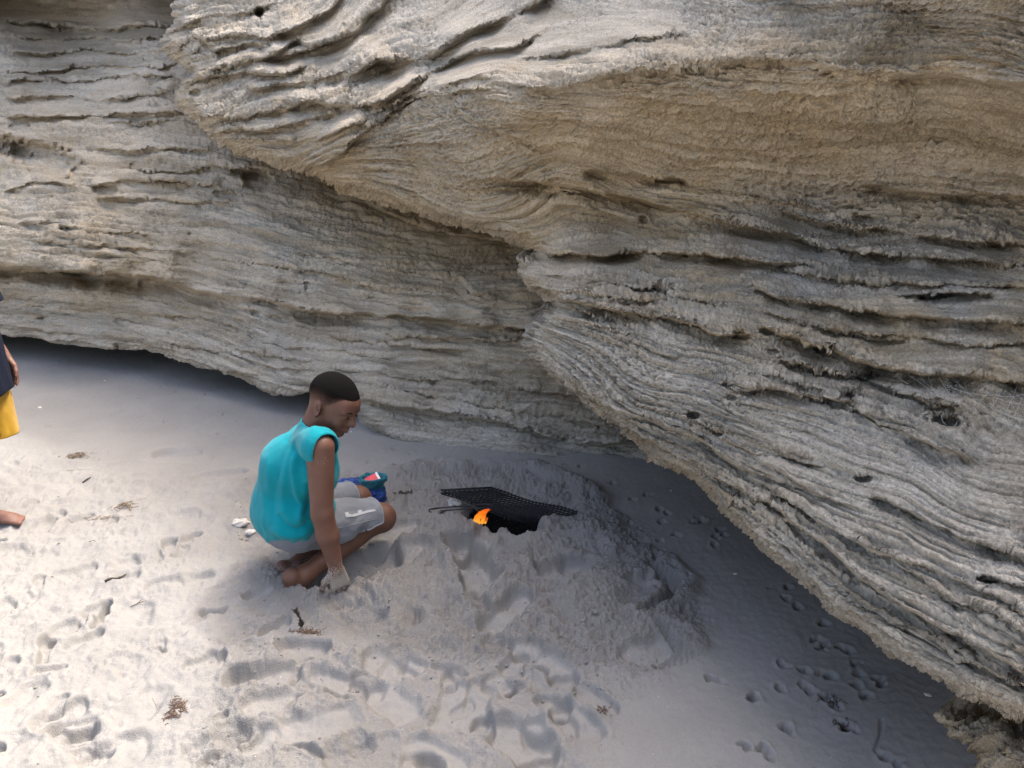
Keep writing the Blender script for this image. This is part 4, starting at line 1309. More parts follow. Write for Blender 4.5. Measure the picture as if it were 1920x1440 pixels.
rdg = np.abs(fbm(Vt * np.array([11, 11, 4.]) + 4, 3))
fold += .006 * (.35 - rdg) * sstep(.02, .2, c7[2] - Vt[:, 2]) + .0015 * fbm(Vt * np.array([26, 26, 9.]) + 4, 2)
Vt = Vt + Nn * fold[:, None]
CL = mat_cloth('turquoise jersey', (.0, .255, .305))
top = mesh_object('top', Vt, Qt, CL.m, boy)
md = top.modifiers.new('thick', 'SOLIDIFY'); md.thickness = .003; md.offset = 1.0
# stitched edges of the top
def rim(Vx, Qx, sel, rad, name, mat_, par):
    e = boundary(Qx)
    e = e[sel(Vx[e].mean(1))]
    nxt = {a: b for a, b in e}
    starts = set(nxt)
    k = 0
    while starts:
        a = next(iter(starts)); loop = [a]; starts.discard(a)
        while nxt.get(loop[-1]) in starts:
            loop.append(nxt[loop[-1]]); starts.discard(loop[-1])
        if len(loop) < 12: continue
        P = Vx[np.array(loop + [loop[0]])] if nxt.get(loop[-1]) == loop[0] else Vx[np.array(loop)]
        for _ in range(4):
            P[1:-1] = P[1:-1] * .5 + .25 * (P[:-2] + P[2:])
        v1, q1 = tube(P, rad, 6)
        mesh_object(name, v1, q1, mat_, par)
HEMM = mat_cloth('turquoise hem', (.0, .29, .345)).m
rim(Vt, Qt, lambda c: np.linalg.norm(c - (shR + armd * .058), axis=1) < .12, .0026, 'armhole_hem', HEMM, top)
rim(Vt, Qt, lambda c: np.linalg.norm(c - NB0, axis=1) < .11, .0026, 'neckband', HEMM, top)

# shorts
SH = Field((-1.12, 2.05, -.06), (-.40, 2.86, .42), .0055)
SH.ell(c0 - np.array((0, 0, .045)) + f0 * .01, (.120, .145, .105), axs, .03)
for hp, kn, rr in ((hipR, kneeR, 1.0), (hipL, kneeL, .95)):
    e2 = kn + (kn - hp) * .05
    SH.cap(hp + f0 * .01, hp + (kn - hp) * .55, .088, .084 * rr, .03)
    SH.cap(hp + (kn - hp) * .4, e2, .084 * rr, .078 * rr, .02)
Vs, Qs = SH.mesh()
def short_region(P):
    out = np.full(len(P), 1.0)
    for hp, kn in ((hipR, kneeR), (hipL, kneeL)):
        ax = unit(kn - hp)
        other = kneeL if kn is kneeR else kneeR
        nearm = np.linalg.norm(P - kn, axis=1) < np.linalg.norm(P - other, axis=1)
        g_ = (np.linalg.norm(kn - hp) * .90) - (P - hp) @ ax
        out = np.where(nearm, np.minimum(out, g_), out)
    under = (P - (hipC + np.array((0, 0, -.055)))) @ unit(np.array((0, 0, 1)) - f0 * .12)
    return np.minimum(out, under + .03)
Vs, Qs = cut(Vs, Qs, short_region)
Nn = vnormals(Vs, Qs)
sx_, sy_, _ = project(Vs)
fold = .006 * fbm(Vs * np.array([12, 12, 16.]) + 14, 3)
for pts, wd_, ht in (([(640,1040),(670,1015),(690,985)], 7, -.006), ([(655,1035),(685,1010),(705,975)], 5, .005), ([(600,1045),(640,1020),(680,970)], 8, .005), ([(640,960),(680,956),(712,950)], 6, -.003)):
    s_, t_, _, _ = seg_dist(sx_, sy_, pl(*pts), False)
    fold += ht * np.exp(-(s_ / wd_) ** 2) * sstep(0, .2, t_) * sstep(0, .2, 1 - t_)
Vs = Vs + Nn * fold[:, None]
GREY = mat_cloth('grey cotton', (.175, .19, .215), 500., .95)
shorts = mesh_object('shorts', Vs, Qs, GREY.m, boy)
md = shorts.modifiers.new('thick', 'SOLIDIFY'); md.thickness = .006; md.offset = -1.0
rim(Vs, Qs, lambda c: np.minimum(np.linalg.norm(c - kneeR, axis=1), np.linalg.norm(c - kneeL, axis=1)) < .13, .0034, 'leg_hem', mat_cloth('grey hem', (.23, .245, .265)).m, shorts)

# printed mark and side seam on the near leg of the shorts: flat print laid on the cloth
from mathutils.bvhtree import BVHTree
bvh = BVHTree.FromPolygons([tuple(v) for v in Vs], [tuple(int(i) for i in f_) for f_ in Qs])
def on_cloth(px_, py_, lift=.0022):
    o_ = Vector((0, 0, CAM_H))
    dr = (Vector(U(px_, py_, 1.0)) - o_).normalized()
    hit = bvh.ray_cast(o_, dr)
    if hit[0] is None: return None
    nn_ = hit[1] if hit[1].dot(dr) < 0 else -hit[1]
    return np.array(hit[0] + nn_ * lift)
def patch(poly, name, mat_, n=10):
    poly = np.array(poly, float)
    lo, hi = poly.min(0), poly.max(0)
    sx2 = np.arange(lo[0], hi[0] + .6, .6); sy2 = np.arange(lo[1], hi[1] + .6, .6)
    X_, Y_ = np.meshgrid(sx2, sy2)
    ins_ = in_poly(X_, Y_, poly)
    ids = {}; Vp = []; Qp = []
    for j in range(len(sy2) - 1):
        for i in range(len(sx2) - 1):
            if not ins_[j, i]: continue
            qd = []
            for (jj, ii) in ((j, i), (j + 1, i), (j + 1, i + 1), (j, i + 1)):
                if (jj, ii) not in ids:
                    p = on_cloth(X_[jj, ii], Y_[jj, ii])
                    if p is None: qd = None; break
                    ids[(jj, ii)] = len(Vp); Vp.append(p)
                qd.append(ids[(jj, ii)])
            if qd: Qp.append(qd)
    if Qp: mesh_object(name, np.array(Vp), np.array(Qp), mat_, shorts)
PRINT = mat_cloth('white print', (.42, .44, .46)).m
patch([(646,961),(652,960),(654,964),(660,965),(671,962),(670,957),(677,956),(678,960),(690,957),(703,955),(704,958),(690,961),(676,965),(662,969),(648,970)], 'printed_mark', PRINT)
patch([(632,989),(660,982),(690,975),(706,971),(706,972.5),(690,976.5),(660,983.5),(632,990.5)], 'seam', mat_cloth('seam thread', (.30, .315, .33)).m)

# ---- person at the left edge of the photograph, standing
px0, py0 = -2.215, 2.84
def stand(z): return np.array((px0, py0, z))
B2 = Field((px0 - .30, py0 - .30, -.03), (px0 + .34, py0 + .34, 1.40), .0065)
R2 = np.array([(1., 0, 0), (0, 1., 0), (0, 0, 1.)])
h2 = stand(1.245) + np.array((.02, 0, 0))
head_shapes(B2, h2, R2, 1.0)
B2.cap(h2 + np.array((-.03, 0, -.06)), stand(1.06) + np.array((-.02, 0, 0)), .046, .055, .02)
B2.cap(stand(.70), stand(1.0), .095, .10, .03)
B2.cap(stand(1.05) + np.array((0, .13, 0)), stand(1.05) + np.array((0, -.13, 0)), .045, .045, .03)
for sd in (1, -1):
    s2, e2, w2 = stand(1.045) + np.array((0, .145 * sd, 0)), stand(.82) + np.array((-.03, .185 * sd, 0)), stand(.645) + np.array((.068, .172 * sd, 0))
    B2.cap(s2, e2, .045, .035, .02)
    B2.cap(e2, w2, .036, .024, .012)
    hand_shapes(B2, w2, unit((.18, 0, -1)), unit((.95, -.25 * sd, .15)), unit((.2, sd * .95, 0)), .95, .35)
    hp, kn, an = stand(.66) + np.array((-.01, .075 * sd, 0)), stand(.37) + np.array((-.05 - .05 * (sd > 0), .085 * sd, 0)), stand(.075) + np.array((.022 - .30 * (sd > 0), .09 * sd, 0))
    B2.cap(hp, kn, .075, .05, .03)
    B2.cap(kn, an, .047, .031, .02)
    B2.ell(kn + (an - kn) * .3 + np.array((-.018, 0, 0)), (.045, .045, .08), None, .02)
    fo = 0.0 if sd < 0 else -.05
    B2.ell(an + np.array((-.02 + fo * 0, 0, -.035)), (.035, .03, .034), None, .02)
    B2.cap(an + np.array((0, 0, -.03)), an + np.array((.10, 0, -.052)), .032, .024, .02)
    B2.ell(an + np.array((.105, 0, -.055)), (.04, .038, .018), None, .012)
    for t in range(5):
        yy = (-.028 + .0135 * t) * -sd
        ln = (.052, .047, .042, .036, .028)[4 - t] if sd > 0 else (.028, .036, .042, .047, .052)[4 - t] * 1.0
        B2.cap(an + np.array((.125, yy, -.06)), an + np.array((.125 + ln * .75, yy * 1.08, -.064)), .0085, .0085 if t != 0 else .0105, .003)
V, Q = B2.mesh()
other = mesh_object('person', V, Q, mat_skin('skin of the standing person', (.17, .088, .066), False), attrs={'lip': np.zeros(len(V)), 'sandy': np.zeros(len(V))})
tag(other, 'person in navy T-shirt and yellow shorts standing barefoot, cut off by the left edge', 'person', 'people on the beach')
HF = Field(h2 - .15, h2 + .15, .006)
HF.ell(h2 + np.array((-.012, 0, .03)), (.100, .079, .089), R2, .02)
Vh, Qh = HF.mesh()
Vh, Qh = cut(Vh, Qh, lambda P: (P[:, 2] - h2[2]) - (-.03 + .09 * sstep(.0, .07, P[:, 0] - h2[0])))
mesh_object('hair', Vh, Qh, BROW, other)
T = Field((px0 - .30, py0 - .36, .45), (px0 + .30, py0 + .36, 1.20), .007)
T.cap(stand(.56), stand(1.0), .150, .125, .03)
T.cap(stand(.50) + np.array((0, .06, 0)), stand(.95) + np.array((0, .05, 0)), .125, .115, .04)
T.cap(stand(.50) + np.array((0, -.06, 0)), stand(.95) + np.array((0, -.05, 0)), .125, .115, .04)
T.cap(stand(1.055) + np.array((0, .13, 0)), stand(1.055) + np.array((0, -.13, 0)), .06, .06, .04)
for sd in (1, -1):
    T.cap(stand(1.045) + np.array((0, .145 * sd, 0)), stand(.84) + np.array((.01, .20 * sd, 0)), .066, .070, .03)
Vt, Qt = T.mesh()
def tee(P):
    rel = P - stand(0)
    arm = np.abs(rel[:, 1]) > .135 + .12 * np.clip(.95 - rel[:, 2], 0, 1)
    low = np.where(arm & (rel[:, 2] > .7), rel[:, 2] - .875, rel[:, 2] - .535)
    neck = 1.10 + .12 * np.clip(np.hypot(rel[:, 0], rel[:, 1]) - .045, 0, .1) * 10 - rel[:, 2]
    return np.minimum(low, np.where(np.hypot(rel[:, 0], rel[:, 1]) < .075, neck, 1))
Vt, Qt = cut(Vt, Qt, tee)
Nn = vnormals(Vt, Qt)
Vt = Vt + Nn * (.008 * fbm(Vt * np.array([10, 10, 3.5]) + 9, 3))[:, None]
NAVY = mat_cloth('navy jersey', (.010, .014, .030))
NAVY.b.inputs['Sheen Weight'].default_value = 0.0
tee_o = mesh_object('t_shirt', Vt, Qt, NAVY.m, other)
md = tee_o.modifiers.new('thick', 'SOLIDIFY'); md.thickness = .005; md.offset = 1.0
bvh = BVHTree.FromPolygons([tuple(v) for v in Vt], [tuple(int(i) for i in f_) for f_ in Qt])
def flat_print(center_px, poly, name, mat_, par, lift=.008):
    P = []
    for a, b in poly:
        o_ = Vector((0, 0, CAM_H)); dr = (Vector(U(a, b, 1.0)) - o_).normalized()
        hit = bvh.ray_cast(o_, dr)
        if hit[0] is None: return
        nn_ = hit[1] if hit[1].dot(dr) < 0 else -hit[1]
        P.append(np.array(hit[0] + nn_ * lift))
    n_ = len(P) // 2
    mesh_object(name, np.array(P), np.array([[i, i + 1, 2 * n_ - 2 - i, 2 * n_ - 1 - i] for i in range(n_ - 1)]), mat_, par)
flat_print(None, [(-30,527),(-20,524),(-10,527),(-2,533),(4,545),(4,552),(-2,562),(-10,562),(-20,566),(-30,570)], 'printed_mark', mat_cloth('blue print', (.05, .35, .50)).m, tee_o)
SH = Field((px0 - .28, py0 - .30, .25), (px0 + .28, py0 + .30, .78), .007)
SH.cap(stand(.70), stand(.60), .125, .13, .03)
for sd in (1, -1):
    SH.cap(stand(.62) + np.array((0, .07 * sd, 0)), stand(.30) + np.array((.012, .095 * sd, 0)), .096, .090, .02)
Vs, Qs = SH.mesh()
Vs, Qs = cut(Vs, Qs, lambda P: P[:, 2] - .325)
Nn = vnormals(Vs, Qs)
Vs = Vs + Nn * (.008 * fbm(Vs * np.array([12, 12, 6.]) + 29, 3))[:, None]
YEL = mat_cloth('yellow cotton', (.50, .29, .028))
M = YEL
vv = M.voronoi(11.0)
old = M.b.inputs['Base Color'].links[0].from_socket
M.color(M.mix(M.maprange(vv.outputs['Distance'], .10, .14, .8, 0.), old, (.22, .11, .03)))
ysh = mesh_object('shorts', Vs, Qs, M.m, other)
md = ysh.modifiers.new('thick', 'SOLIDIFY'); md.thickness = .005; md.offset = 1.0
# ------------------------------------------------------------------ the fire and the things round it
def empty(name, loc, label, cat, group=None):
    o = bpy.data.objects.new(name, None)
    o.location = loc
    o.empty_display_size = .05
    COL.objects.link(o)
    return tag(o, label, cat, group)

def child(name, V, Q, mat_, root, smooth=True):
    return mesh_object(name, np.asarray(V) - np.array(root.location), Q, mat_, root, smooth)

def ico(sub=1):
    t = (1 + 5 ** .5) / 2
    V = np.array([(-1,t,0),(1,t,0),(-1,-t,0),(1,-t,0),(0,-1,t),(0,1,t),(0,-1,-t),(0,1,-t),(t,0,-1),(t,0,1),(-t,0,-1),(-t,0,1)], float)
    F = np.array([(0,11,5),(0,5,1),(0,1,7),(0,7,10),(0,10,11),(1,5,9),(5,11,4),(11,10,2),(10,7,6),(7,1,8),(3,9,4),(3,4,2),(3,2,6),(3,6,8),(3,8,9),(4,9,5),(2,4,11),(6,2,10),(8,6,7),(9,8,1)])
    V /= np.linalg.norm(V, axis=1, keepdims=True)
    for _ in range(sub):
        mid, nf, Vl = {}, [], list(V)
        def m_(a, b):
            k = (min(a, b), max(a, b))
            if k not in mid:
                p = Vl[a] + Vl[b]; Vl.append(p / np.linalg.norm(p)); mid[k] = len(Vl) - 1
            return mid[k]
        for a, b, c in F:
            x_, y_, z_ = m_(a, b), m_(b, c), m_(c, a)
            nf += [(a, x_, z_), (b, y_, x_), (c, z_, y_), (x_, y_, z_)]
        V, F = np.array(Vl), np.array(nf)
    return V, F

def lump(seed, sub=2, rough=.35, squash=(1, 1, 1)):
    V, F = ico(sub)
    d = 1 + rough * fbm(V * 1.3 + seed * 5.1, 3)
    return V * d[:, None] * np.array(squash), F

rnd = random.Random(11)

# charcoal filling the pit
MC = Mat('charcoal', .85, .2)
MC.color(MC.mix(MC.maprange(MC.noise(60., 4, .7), .35, .7), (.006, .006, .007), (.030, .028, .030)))
MC.bump(MC.noise(90., 4, .7), .6, .01)
pit = W(946, 970)
shapes = []
for k in range(5):
    v, f_ = lump(k + 1, 1, .75, (1.2, .7, .55))
    me = bpy.data.meshes.new('charcoal')
    me.from_pydata([tuple(p) for p in v], [], [tuple(int(i) for i in t) for t in f_])
    me.materials.append(MC.m)
    shapes.append(me)
spots = []
for i in range(34):
    a, r = rnd.uniform(0, 6.283), .165 * math.sqrt(rnd.random())
    x_, y_ = pit[0] + r * 1.05 * math.cos(a), pit[1] + r * .9 * math.sin(a)
    if i > 25:
        x_, y_ = W(rnd.uniform(955, 1000), rnd.uniform(980, 1000))[:2]
    spots.append((x_, y_))
hz, _ = sand_height(np.array([s[0] for s in spots]), np.array([s[1] for s in spots]))
for (x_, y_), z_ in zip(spots, hz):
    if z_ > -.03 or math.hypot(x_ - pit[0], y_ - pit[1]) > .2: continue
    o = bpy.data.objects.new('charcoal', shapes[rnd.randrange(5)])
    s_ = rnd.uniform(.018, .034)
    o.scale = (s_, s_, s_)
    o.rotation_euler = (rnd.uniform(0, 3), rnd.uniform(0, 3), rnd.uniform(0, 6))
    o.location = (x_, y_, z_ + s_ * .45)
    COL.objects.link(o)
    tag(o, 'black lump of charcoal in the fire pit under the wire grid', 'charcoal', 'charcoal in the fire pit')

# black ash over the floor and lower sides of the pit
ax_, ay_ = np.meshgrid(np.linspace(pit[0] - .26, pit[0] + .30, 90), np.linspace(pit[1] - .26, pit[1] + .24, 84))
az_, _ = sand_height(ax_.ravel(), ay_.ravel())
an_ = fbm(np.stack([ax_.ravel() * 14, ay_.ravel() * 14, np.zeros(ax_.size)], -1), 3)
inside = (az_ + .022 * an_ < -.018) & (np.hypot(ax_.ravel() - pit[0] - .02, ay_.ravel() - pit[1]) < .21)
ii = np.arange(ax_.size).reshape(ax_.shape)
aq = np.stack([ii[:-1, :-1], ii[:-1, 1:], ii[1:, 1:], ii[1:, :-1]], -1).reshape(-1, 4)
aq = aq[inside[aq].all(1)]
us = np.unique(aq); rm = np.full(ax_.size, -1); rm[us] = np.arange(len(us))
ash = mesh_object('ash_bed', np.stack([ax_.ravel(), ay_.ravel(), az_ + .006 + .005 * an_], -1)[us], rm[aq], MC.m)
tag(ash, 'bed of black ash and cinders lining the fire pit', 'ash')

# flame
def mat_flame():
    M = Mat('flame')
    e = M.n.new('ShaderNodeEmission')
    h_ = M.attr('height')
    n = M.noise(70., 3, .6)
    M.link(M.ramp(M.math('ADD', h_, M.maprange(n, .3, .7, -.2, .2)), [(0, (1.0, .45, .06)), (.4, (1.0, .24, .015)), (1.0, (.8, .10, .01))]), e.inputs['Color'])
    e.inputs['Strength'].default_value = .32
    tr_ = M.n.new('ShaderNodeBsdfTransparent'); mx_ = M.n.new('ShaderNodeMixShader')
    M.link(M.maprange(M.math('ADD', n, M.math('MULTIPLY', h_, -.25)), .2, .5, .15, .95), mx_.inputs[0])
    M.link(tr_.outputs[0], mx_.inputs[1]); M.link(e.outputs[0], mx_.inputs[2])
    M.link(mx_.outputs[0], M.n['Material Output'].inputs['Surface'])
    return M.m
FLM = mat_flame()
FLM.cycles.emission_sampling = 'NONE'
base_d = 2.93
froot = empty('flame', tuple(U(902, 975, base_d)), 'small orange flame licking up from the pit beside the wire grid', 'flame')
for pts, rr in (([(896,980),(898,970),(905,961),(914,956),(920,956)], .011), ([(903,982),(906,972),(908,965),(913,958),(917,953)], .010), ([(890,978),(893,970),(899,962),(908,956)], .009),
                ([(909,982),(912,975),(914,970)], .005), ([(900,982),(897,974),(896,968)], .007)):
    P = smooth_poly(np.array([(a, b, base_d + .002 * i) for i, (a, b) in enumerate(pts)], float), 1.2)
    t = np.linspace(0, 1, len(P))
    rad = .75 * rr * np.sin(np.pi * np.clip(.25 + .75 * t, 0, 1)) ** .8 + .0008
    v, q_ = tube(U(P[:, 0], P[:, 1], P[:, 2]), rad, 6)
    v = v + .0035 * np.stack([perlin(v * 90 + 3), perlin(v * 90 + 13), perlin(v * 90 + 23)], -1)
    o = mesh_object('tongue', v - np.array(froot.location), q_, FLM, froot, attrs={'height': np.repeat(t, 6)})

# wire grid
MW = Mat('blackened wire', .6, .4)
MW.b.inputs['Metallic'].default_value = .3
MW.color(MW.mix(MW.maprange(MW.noise(120., 3, .6), .3, .7), (.008, .009, .013), (.035, .034, .036)))
gD, gC = ground(995, 990) + np.array((0, 0, .012)), ground(1081, 970) + np.array((0, 0, .012))
gA = U(828, 926, 3.15); gB = U(922, 923, 3.25)
groot = empty('barbecue_grid', tuple((gA + gC) / 2), 'black folding wire barbecue grid lying tilted over the fire pit', 'grid')
def quad(u, v, lift=0.0):
    sag = -.010 * math.sin(math.pi * u) * math.sin(math.pi * v) + .006 * math.sin(2.5 * math.pi * u + v)
    p = (gA * (1 - u) + gD * u) * (1 - v) + (gB * (1 - u) + gC * u) * v
    return p + np.array((0, 0, lift + sag))
def wire(pts, r, name):
    v, q_ = tube(np.array(pts), r, 6)
    child(name, v, q_, MW.m, groot)
for lay, lift in ((0, 0.0), (1, .009)):
    op = .006 * lay
    for k in range(11):
        v_ = k / 10
        wire([quad(u, v_, lift + op * (1 - u)) for u in np.linspace(0, 1, 7)], .0030 if k in (0, 10) else .0019, 'frame_rod' if k in (0, 10) else 'wire')
    for k in range(25):
        u_ = k / 24
        wire([quad(u_, v_, lift + .004 + op * (1 - u_)) for v_ in np.linspace(-.015, 1.015, 5)], .0030 if k in (0, 24) else .0020, 'frame_rod' if k in (0, 24) else 'wire')
for dy in (0, 7):
    wire([U(a, b + dy * .8, d_) for a, b, d_ in ((940, 944, 3.0), (880, 948, 3.02), (830, 952, 3.04), (808, 955, 3.05))], .0026, 'handle_rod')
wire(smooth_poly(np.array([U(826, 952, 3.04), U(810, 954, 3.05), U(804, 957, 3.05), U(811, 962, 3.04), U(826, 962, 3.03), U(838, 956, 3.03)]), .01), .0028, 'handle_loop')

# blue plastic bag with a red packet in it
def mat_plastic(name, a, b):
    M = Mat(name, .32, .5)
    M.color(M.mix(M.maprange(M.noise(25., 4, .6), .3, .7), a, b))
    M.bump(M.noise(55., 4, .6, dist=1.5), .8, .02)
    return M.m
PB, PT = mat_plastic('blue plastic film', (.010, .040, .20), (.020, .090, .36)), mat_plastic('teal plastic film', (.0, .10, .15), (.01, .20, .26))
bp = ground(700, 944)
broot = empty('plastic_bag', tuple(bp), 'blue plastic carrier bag with teal rim, open, standing behind the boy\'s knees', 'bag')
def crumple(V, amp, f):
    n = np.abs(fbm(V * f + 5, 3)) * 2 - .6
    return n * amp
def sack(center, prof, seed, amp, squash=(1, 1), lean=(0, 0), na=56):
    a = np.linspace(0, 2 * np.pi, na, endpoint=False)
    P = smooth_poly(np.array(prof, float), .004)
    V = []
    for r, z_ in P:
        V.append(np.stack([center[0] + r * squash[0] * np.cos(a) + lean[0] * z_, center[1] + r * squash[1] * np.sin(a) + lean[1] * z_, np.full(na, center[2] + z_)], -1))
    V = np.array(V)
    ctr = np.array(center)[None, None] + np.stack([lean[0] * P[:, 1], lean[1] * P[:, 1], P[:, 1]], -1)[:, None]
    d = V - ctr
    ln = np.linalg.norm(d, axis=2, keepdims=True) + 1e-9
    c_ = crumple(V.reshape(-1, 3) + seed, amp, 20.).reshape(V.shape[:2])[..., None]
    V = V + d / ln * c_
    V[..., 2] += .35 * crumple(V.reshape(-1, 3) + seed + 9, amp, 16.).reshape(V.shape[:2])
    n = len(P)
    i = np.arange(n - 1)[:, None] * na; j = np.arange(na)[None, :]
    return V.reshape(-1, 3), np.stack([i + j, i + (j + 1) % na, i + na + (j + 1) % na, i + na + j], -1).reshape(-1, 4)
v, q_ = sack(bp, [(.002, -.004), (.045, -.004), (.058, .012), (.056, .045), (.048, .080), (.042, .095)], 1.0, .010, (1, .8))
child('body', v, q_, PB, broot)
rimc = bp + np.array((.002, 0, .088))
v, q_ = sack(rimc, [(.040, -.012), (.050, .004), (.058, .022), (.060, .036), (.054, .042), (.045, .036), (.036, .016), (.020, .004)], 2.0, .009, (1, .8), (.10, -.1))
child('rim', v, q_, PT, broot)
lp = ground(655, 938)
v, q_ = sack(lp, [(.002, -.006), (.060, -.006), (.068, .030), (.060, .068), (.040, .092), (.002, .104)], 3.0, .016, (1.05, .8))
child('slack_side', v, q_, PB, broot)
MR = Mat('red packet', .45, .4)
MR.color(MR.mix(MR.maprange(MR.noise(40., 3, .6), .4, .6), (.55, .03, .05), (.70, .08, .10)))
V, F = ico(0)
cube = np.array([(-1,-1,-1),(1,-1,-1),(1,1,-1),(-1,1,-1),(-1,-1,1),(1,-1,1),(1,1,1),(-1,1,1)], float)
cf = np.array([(0,3,2,1),(4,5,6,7),(0,1,5,4),(1,2,6,5),(2,3,7,6),(3,0,4,7)])
def boxed(c, half, rot, bevel=.12):
    import bmesh
    bm = bmesh.new()
    vs = [bm.verts.new(tuple(p * np.array(half))) for p in cube]
    for f_ in cf: bm.faces.new([vs[i] for i in f_])
    bmesh.ops.bevel(bm, geom=bm.edges[:], offset=min(half) * bevel, segments=2, affect='EDGES')
    me = bpy.data.meshes.new('packet'); bm.to_mesh(me); bm.free()
    return me
me = boxed(None, (.030, .019, .022), None); me.materials.append(MR.m)
pk = bpy.data.objects.new('packet', me)
pk.location = tuple(rimc + np.array((.004, -.004, .020))); pk.rotation_euler = (.5, -.35, .4)
COL.objects.link(pk)
tag(pk, 'bright red packet sticking out of the blue plastic bag', 'packet')
MWh = Mat('white paper', .7, .3).color((.7, .68, .66)).m
mf = boxed(None, (.005, .0192, .0222), None, .05); mf.materials.append(MWh)
fl = bpy.data.objects.new('end_flap', mf); fl.location = (.0265, 0, 0); fl.parent = pk; COL.objects.link(fl)

# white stones by the boy's back
MS = Mat('pale stone', .9, .2)
MS.color(MS.mix(MS.maprange(MS.noise(30., 4, .6), .3, .7), (.45, .43, .39), (.68, .66, .62)))
MS.bump(MS.noise(80., 4, .6), .4, .01)
for (a, b, s_, lab, sd) in ((452, 985, .030, 'pale chalky stone in the sand behind the boy, the larger one', 3), (470, 1000, .018, 'small pale stone touching the sand behind the boy\'s hip', 4), (852, 945, .026, 'grey stone propping up the left end of the wire grid', 6)):
    v, f_ = lump(sd, 3, .35, (1.15, .8, .6))
    p = ground(a, b)
    o = mesh_object('stone', v * s_, f_, MS.m)
    o.location = (p[0], p[1], p[2] + s_ * .3)
    tag(o, lab, 'stone', 'loose stones')

# dry seaweed, twigs, feather, shells
def mat_dry(name, a, b):
    M = Mat(name, .85, .2)
    M.color(M.mix(M.maprange(M.noise(90., 3, .7), .3, .7), a, b))
    return M.m
DRY, RED, DARK = mat_dry('dry seaweed', (.12, .085, .055), (.30, .23, .16)), mat_dry('reddish seaweed', (.075, .048, .034), (.19, .125, .09)), mat_dry('dark twig', (.03, .025, .022), (.10, .08, .065))
def on_sand(x_, y_):
    z_, _ = sand_height(np.atleast_1d(np.asarray(x_, float)), np.atleast_1d(np.asarray(y_, float)))
    return z_
def strands(cx, cy, w, h, n, rad, seed, ln=.05, curl=1.0):
    rg = np.random.RandomState(seed)
    c = ground(cx, cy)
    X_, Y_ = [], []
    for k in range(n):
        x0, y0 = c[0] + rg.normal() * w, c[1] + rg.normal() * h
        a = rg.rand() * 6.28
        xs_, ys_ = [x0], [y0]
        for s_ in range(7):
            a += rg.normal() * .55 * curl
            xs_.append(xs_[-1] + math.cos(a) * ln / 7); ys_.append(ys_[-1] + math.sin(a) * ln / 7)
        X_.append(xs_); Y_.append(ys_)
    X_, Y_ = np.array(X_), np.array(Y_)
    Z_ = on_sand(X_.ravel(), Y_.ravel()).reshape(X_.shape) + rad + rg.rand(n, 1) * rad * 4 + np.abs(rg.normal(size=X_.shape)) * rad * .8
    X_[:, 0] += (c[0] - X_[:, 0]) * .0
    return merge([tube(np.stack([X_[k], Y_[k], Z_[k]], -1), rad * np.array([.7, 1, 1, 1, 1, .9, .7, .4]) * rg.uniform(.6, 1.3), 6) for k in range(n)])
for (cx, cy, w, h, n, rad, ln, mt, name, lab, cat) in (
    (142, 857, .026, .009, 50, .0012, .035, DRY, 'seaweed', 'clump of dry brown seaweed on shaded sand near the standing person', 'seaweed'),
    (232, 949, .022, .009, 50, .0010, .03, DRY, 'seaweed', 'loose tangle of brown seaweed on bright sand left of the boy', 'seaweed'),
    (175, 972, .07, .010, 60, .0008, .02, DRY, 'seaweed', 'thin trail of dry seaweed crumbs leading away from the tangle', 'seaweed'),
    (330, 1330, .013, .020, 80, .0011, .018, RED, 'seaweed', 'reddish brown seaweed lump alone in the bright foreground sand', 'seaweed'),
    (574, 1186, .020, .007, 70, .0010, .016, RED, 'seaweed', 'brown seaweed shreds at the foot of the dark feather', 'seaweed'),
    (1128, 1335, .014, .009, 20, .0010, .02, RED, 'seaweed', 'reddish seaweed bits in a hollow in the foreground shade', 'seaweed'),
    (1550, 1314, .020, .006, 26, .0010, .022, DARK, 'seaweed', 'dark seaweed filling a long print under the overhang', 'seaweed'),
    (1584, 1360, .012, .007, 24, .0010, .018, DARK, 'seaweed', 'dark brown seaweed wad in a rounded print near the rock ledge', 'seaweed'),
    (757, 926, .016, .005, 14, .0018, .02, DARK, 'driftwood', 'dark crumbs of driftwood right of the blue bag', 'driftwood')):
    v, q_ = strands(cx, cy, w, h, n, rad, cx, ln)
    o = mesh_object(name, v, q_, mt)
    if cx == 175:
        tag(o, lab, kind='stuff')
    else:
        tag(o, lab, cat, 'beach debris')
def stick(pts, r, lab, mt, name='twig', cat='twig', seed=1):
    P = np.array([ground(a, b) for a, b in pts])
    P = smooth_poly(P, .006)
    P[:, 2] += r * .8
    t = np.linspace(0, 1, len(P))
    v, q_ = tube(P, r * (1 - .55 * t) * (1 + .25 * perlin(np.stack([t * 9, t * 0 + seed, t * 0], -1))), 6)
    v = v + .25 * r * np.stack([perlin(v * 120 + k) for k in (1, 11, 21)], -1)
    tag(mesh_object(name, v, q_, mt), lab, cat, 'beach debris')
stick([(198,1092),(208,1087),(222,1086),(236,1079)], .0055, 'short black charred stick on the bright sand', DARK)
stick([(245,1138),(258,1132),(266,1124)], .0016, 'thin forked twig right of the black stick', DARK, seed=3)
stick([(258,1131),(270,1128),(276,1126)], .0012, 'hair-thin side twig crossing the forked twig', DARK, seed=4)
stick([(232,943),(255,938),(280,934)], .0010, 'long pale straw lying beside the seaweed tangle', DRY, 'straw', 'straw', 5)
stick([(125,882),(150,881),(172,880)], .0010, 'pale straw on shaded sand below the seaweed clump', DRY, 'straw', 'straw', 6)
stick([(155,906),(163,900),(170,896)], .004, 'dark flat splinter of wood half sunk in sand', DARK, seed=7)
stick([(286,1310),(292,1322),(297,1332)], .0009, 'upright dry straw beside the reddish seaweed lump', DRY, 'straw', 'straw', 8)
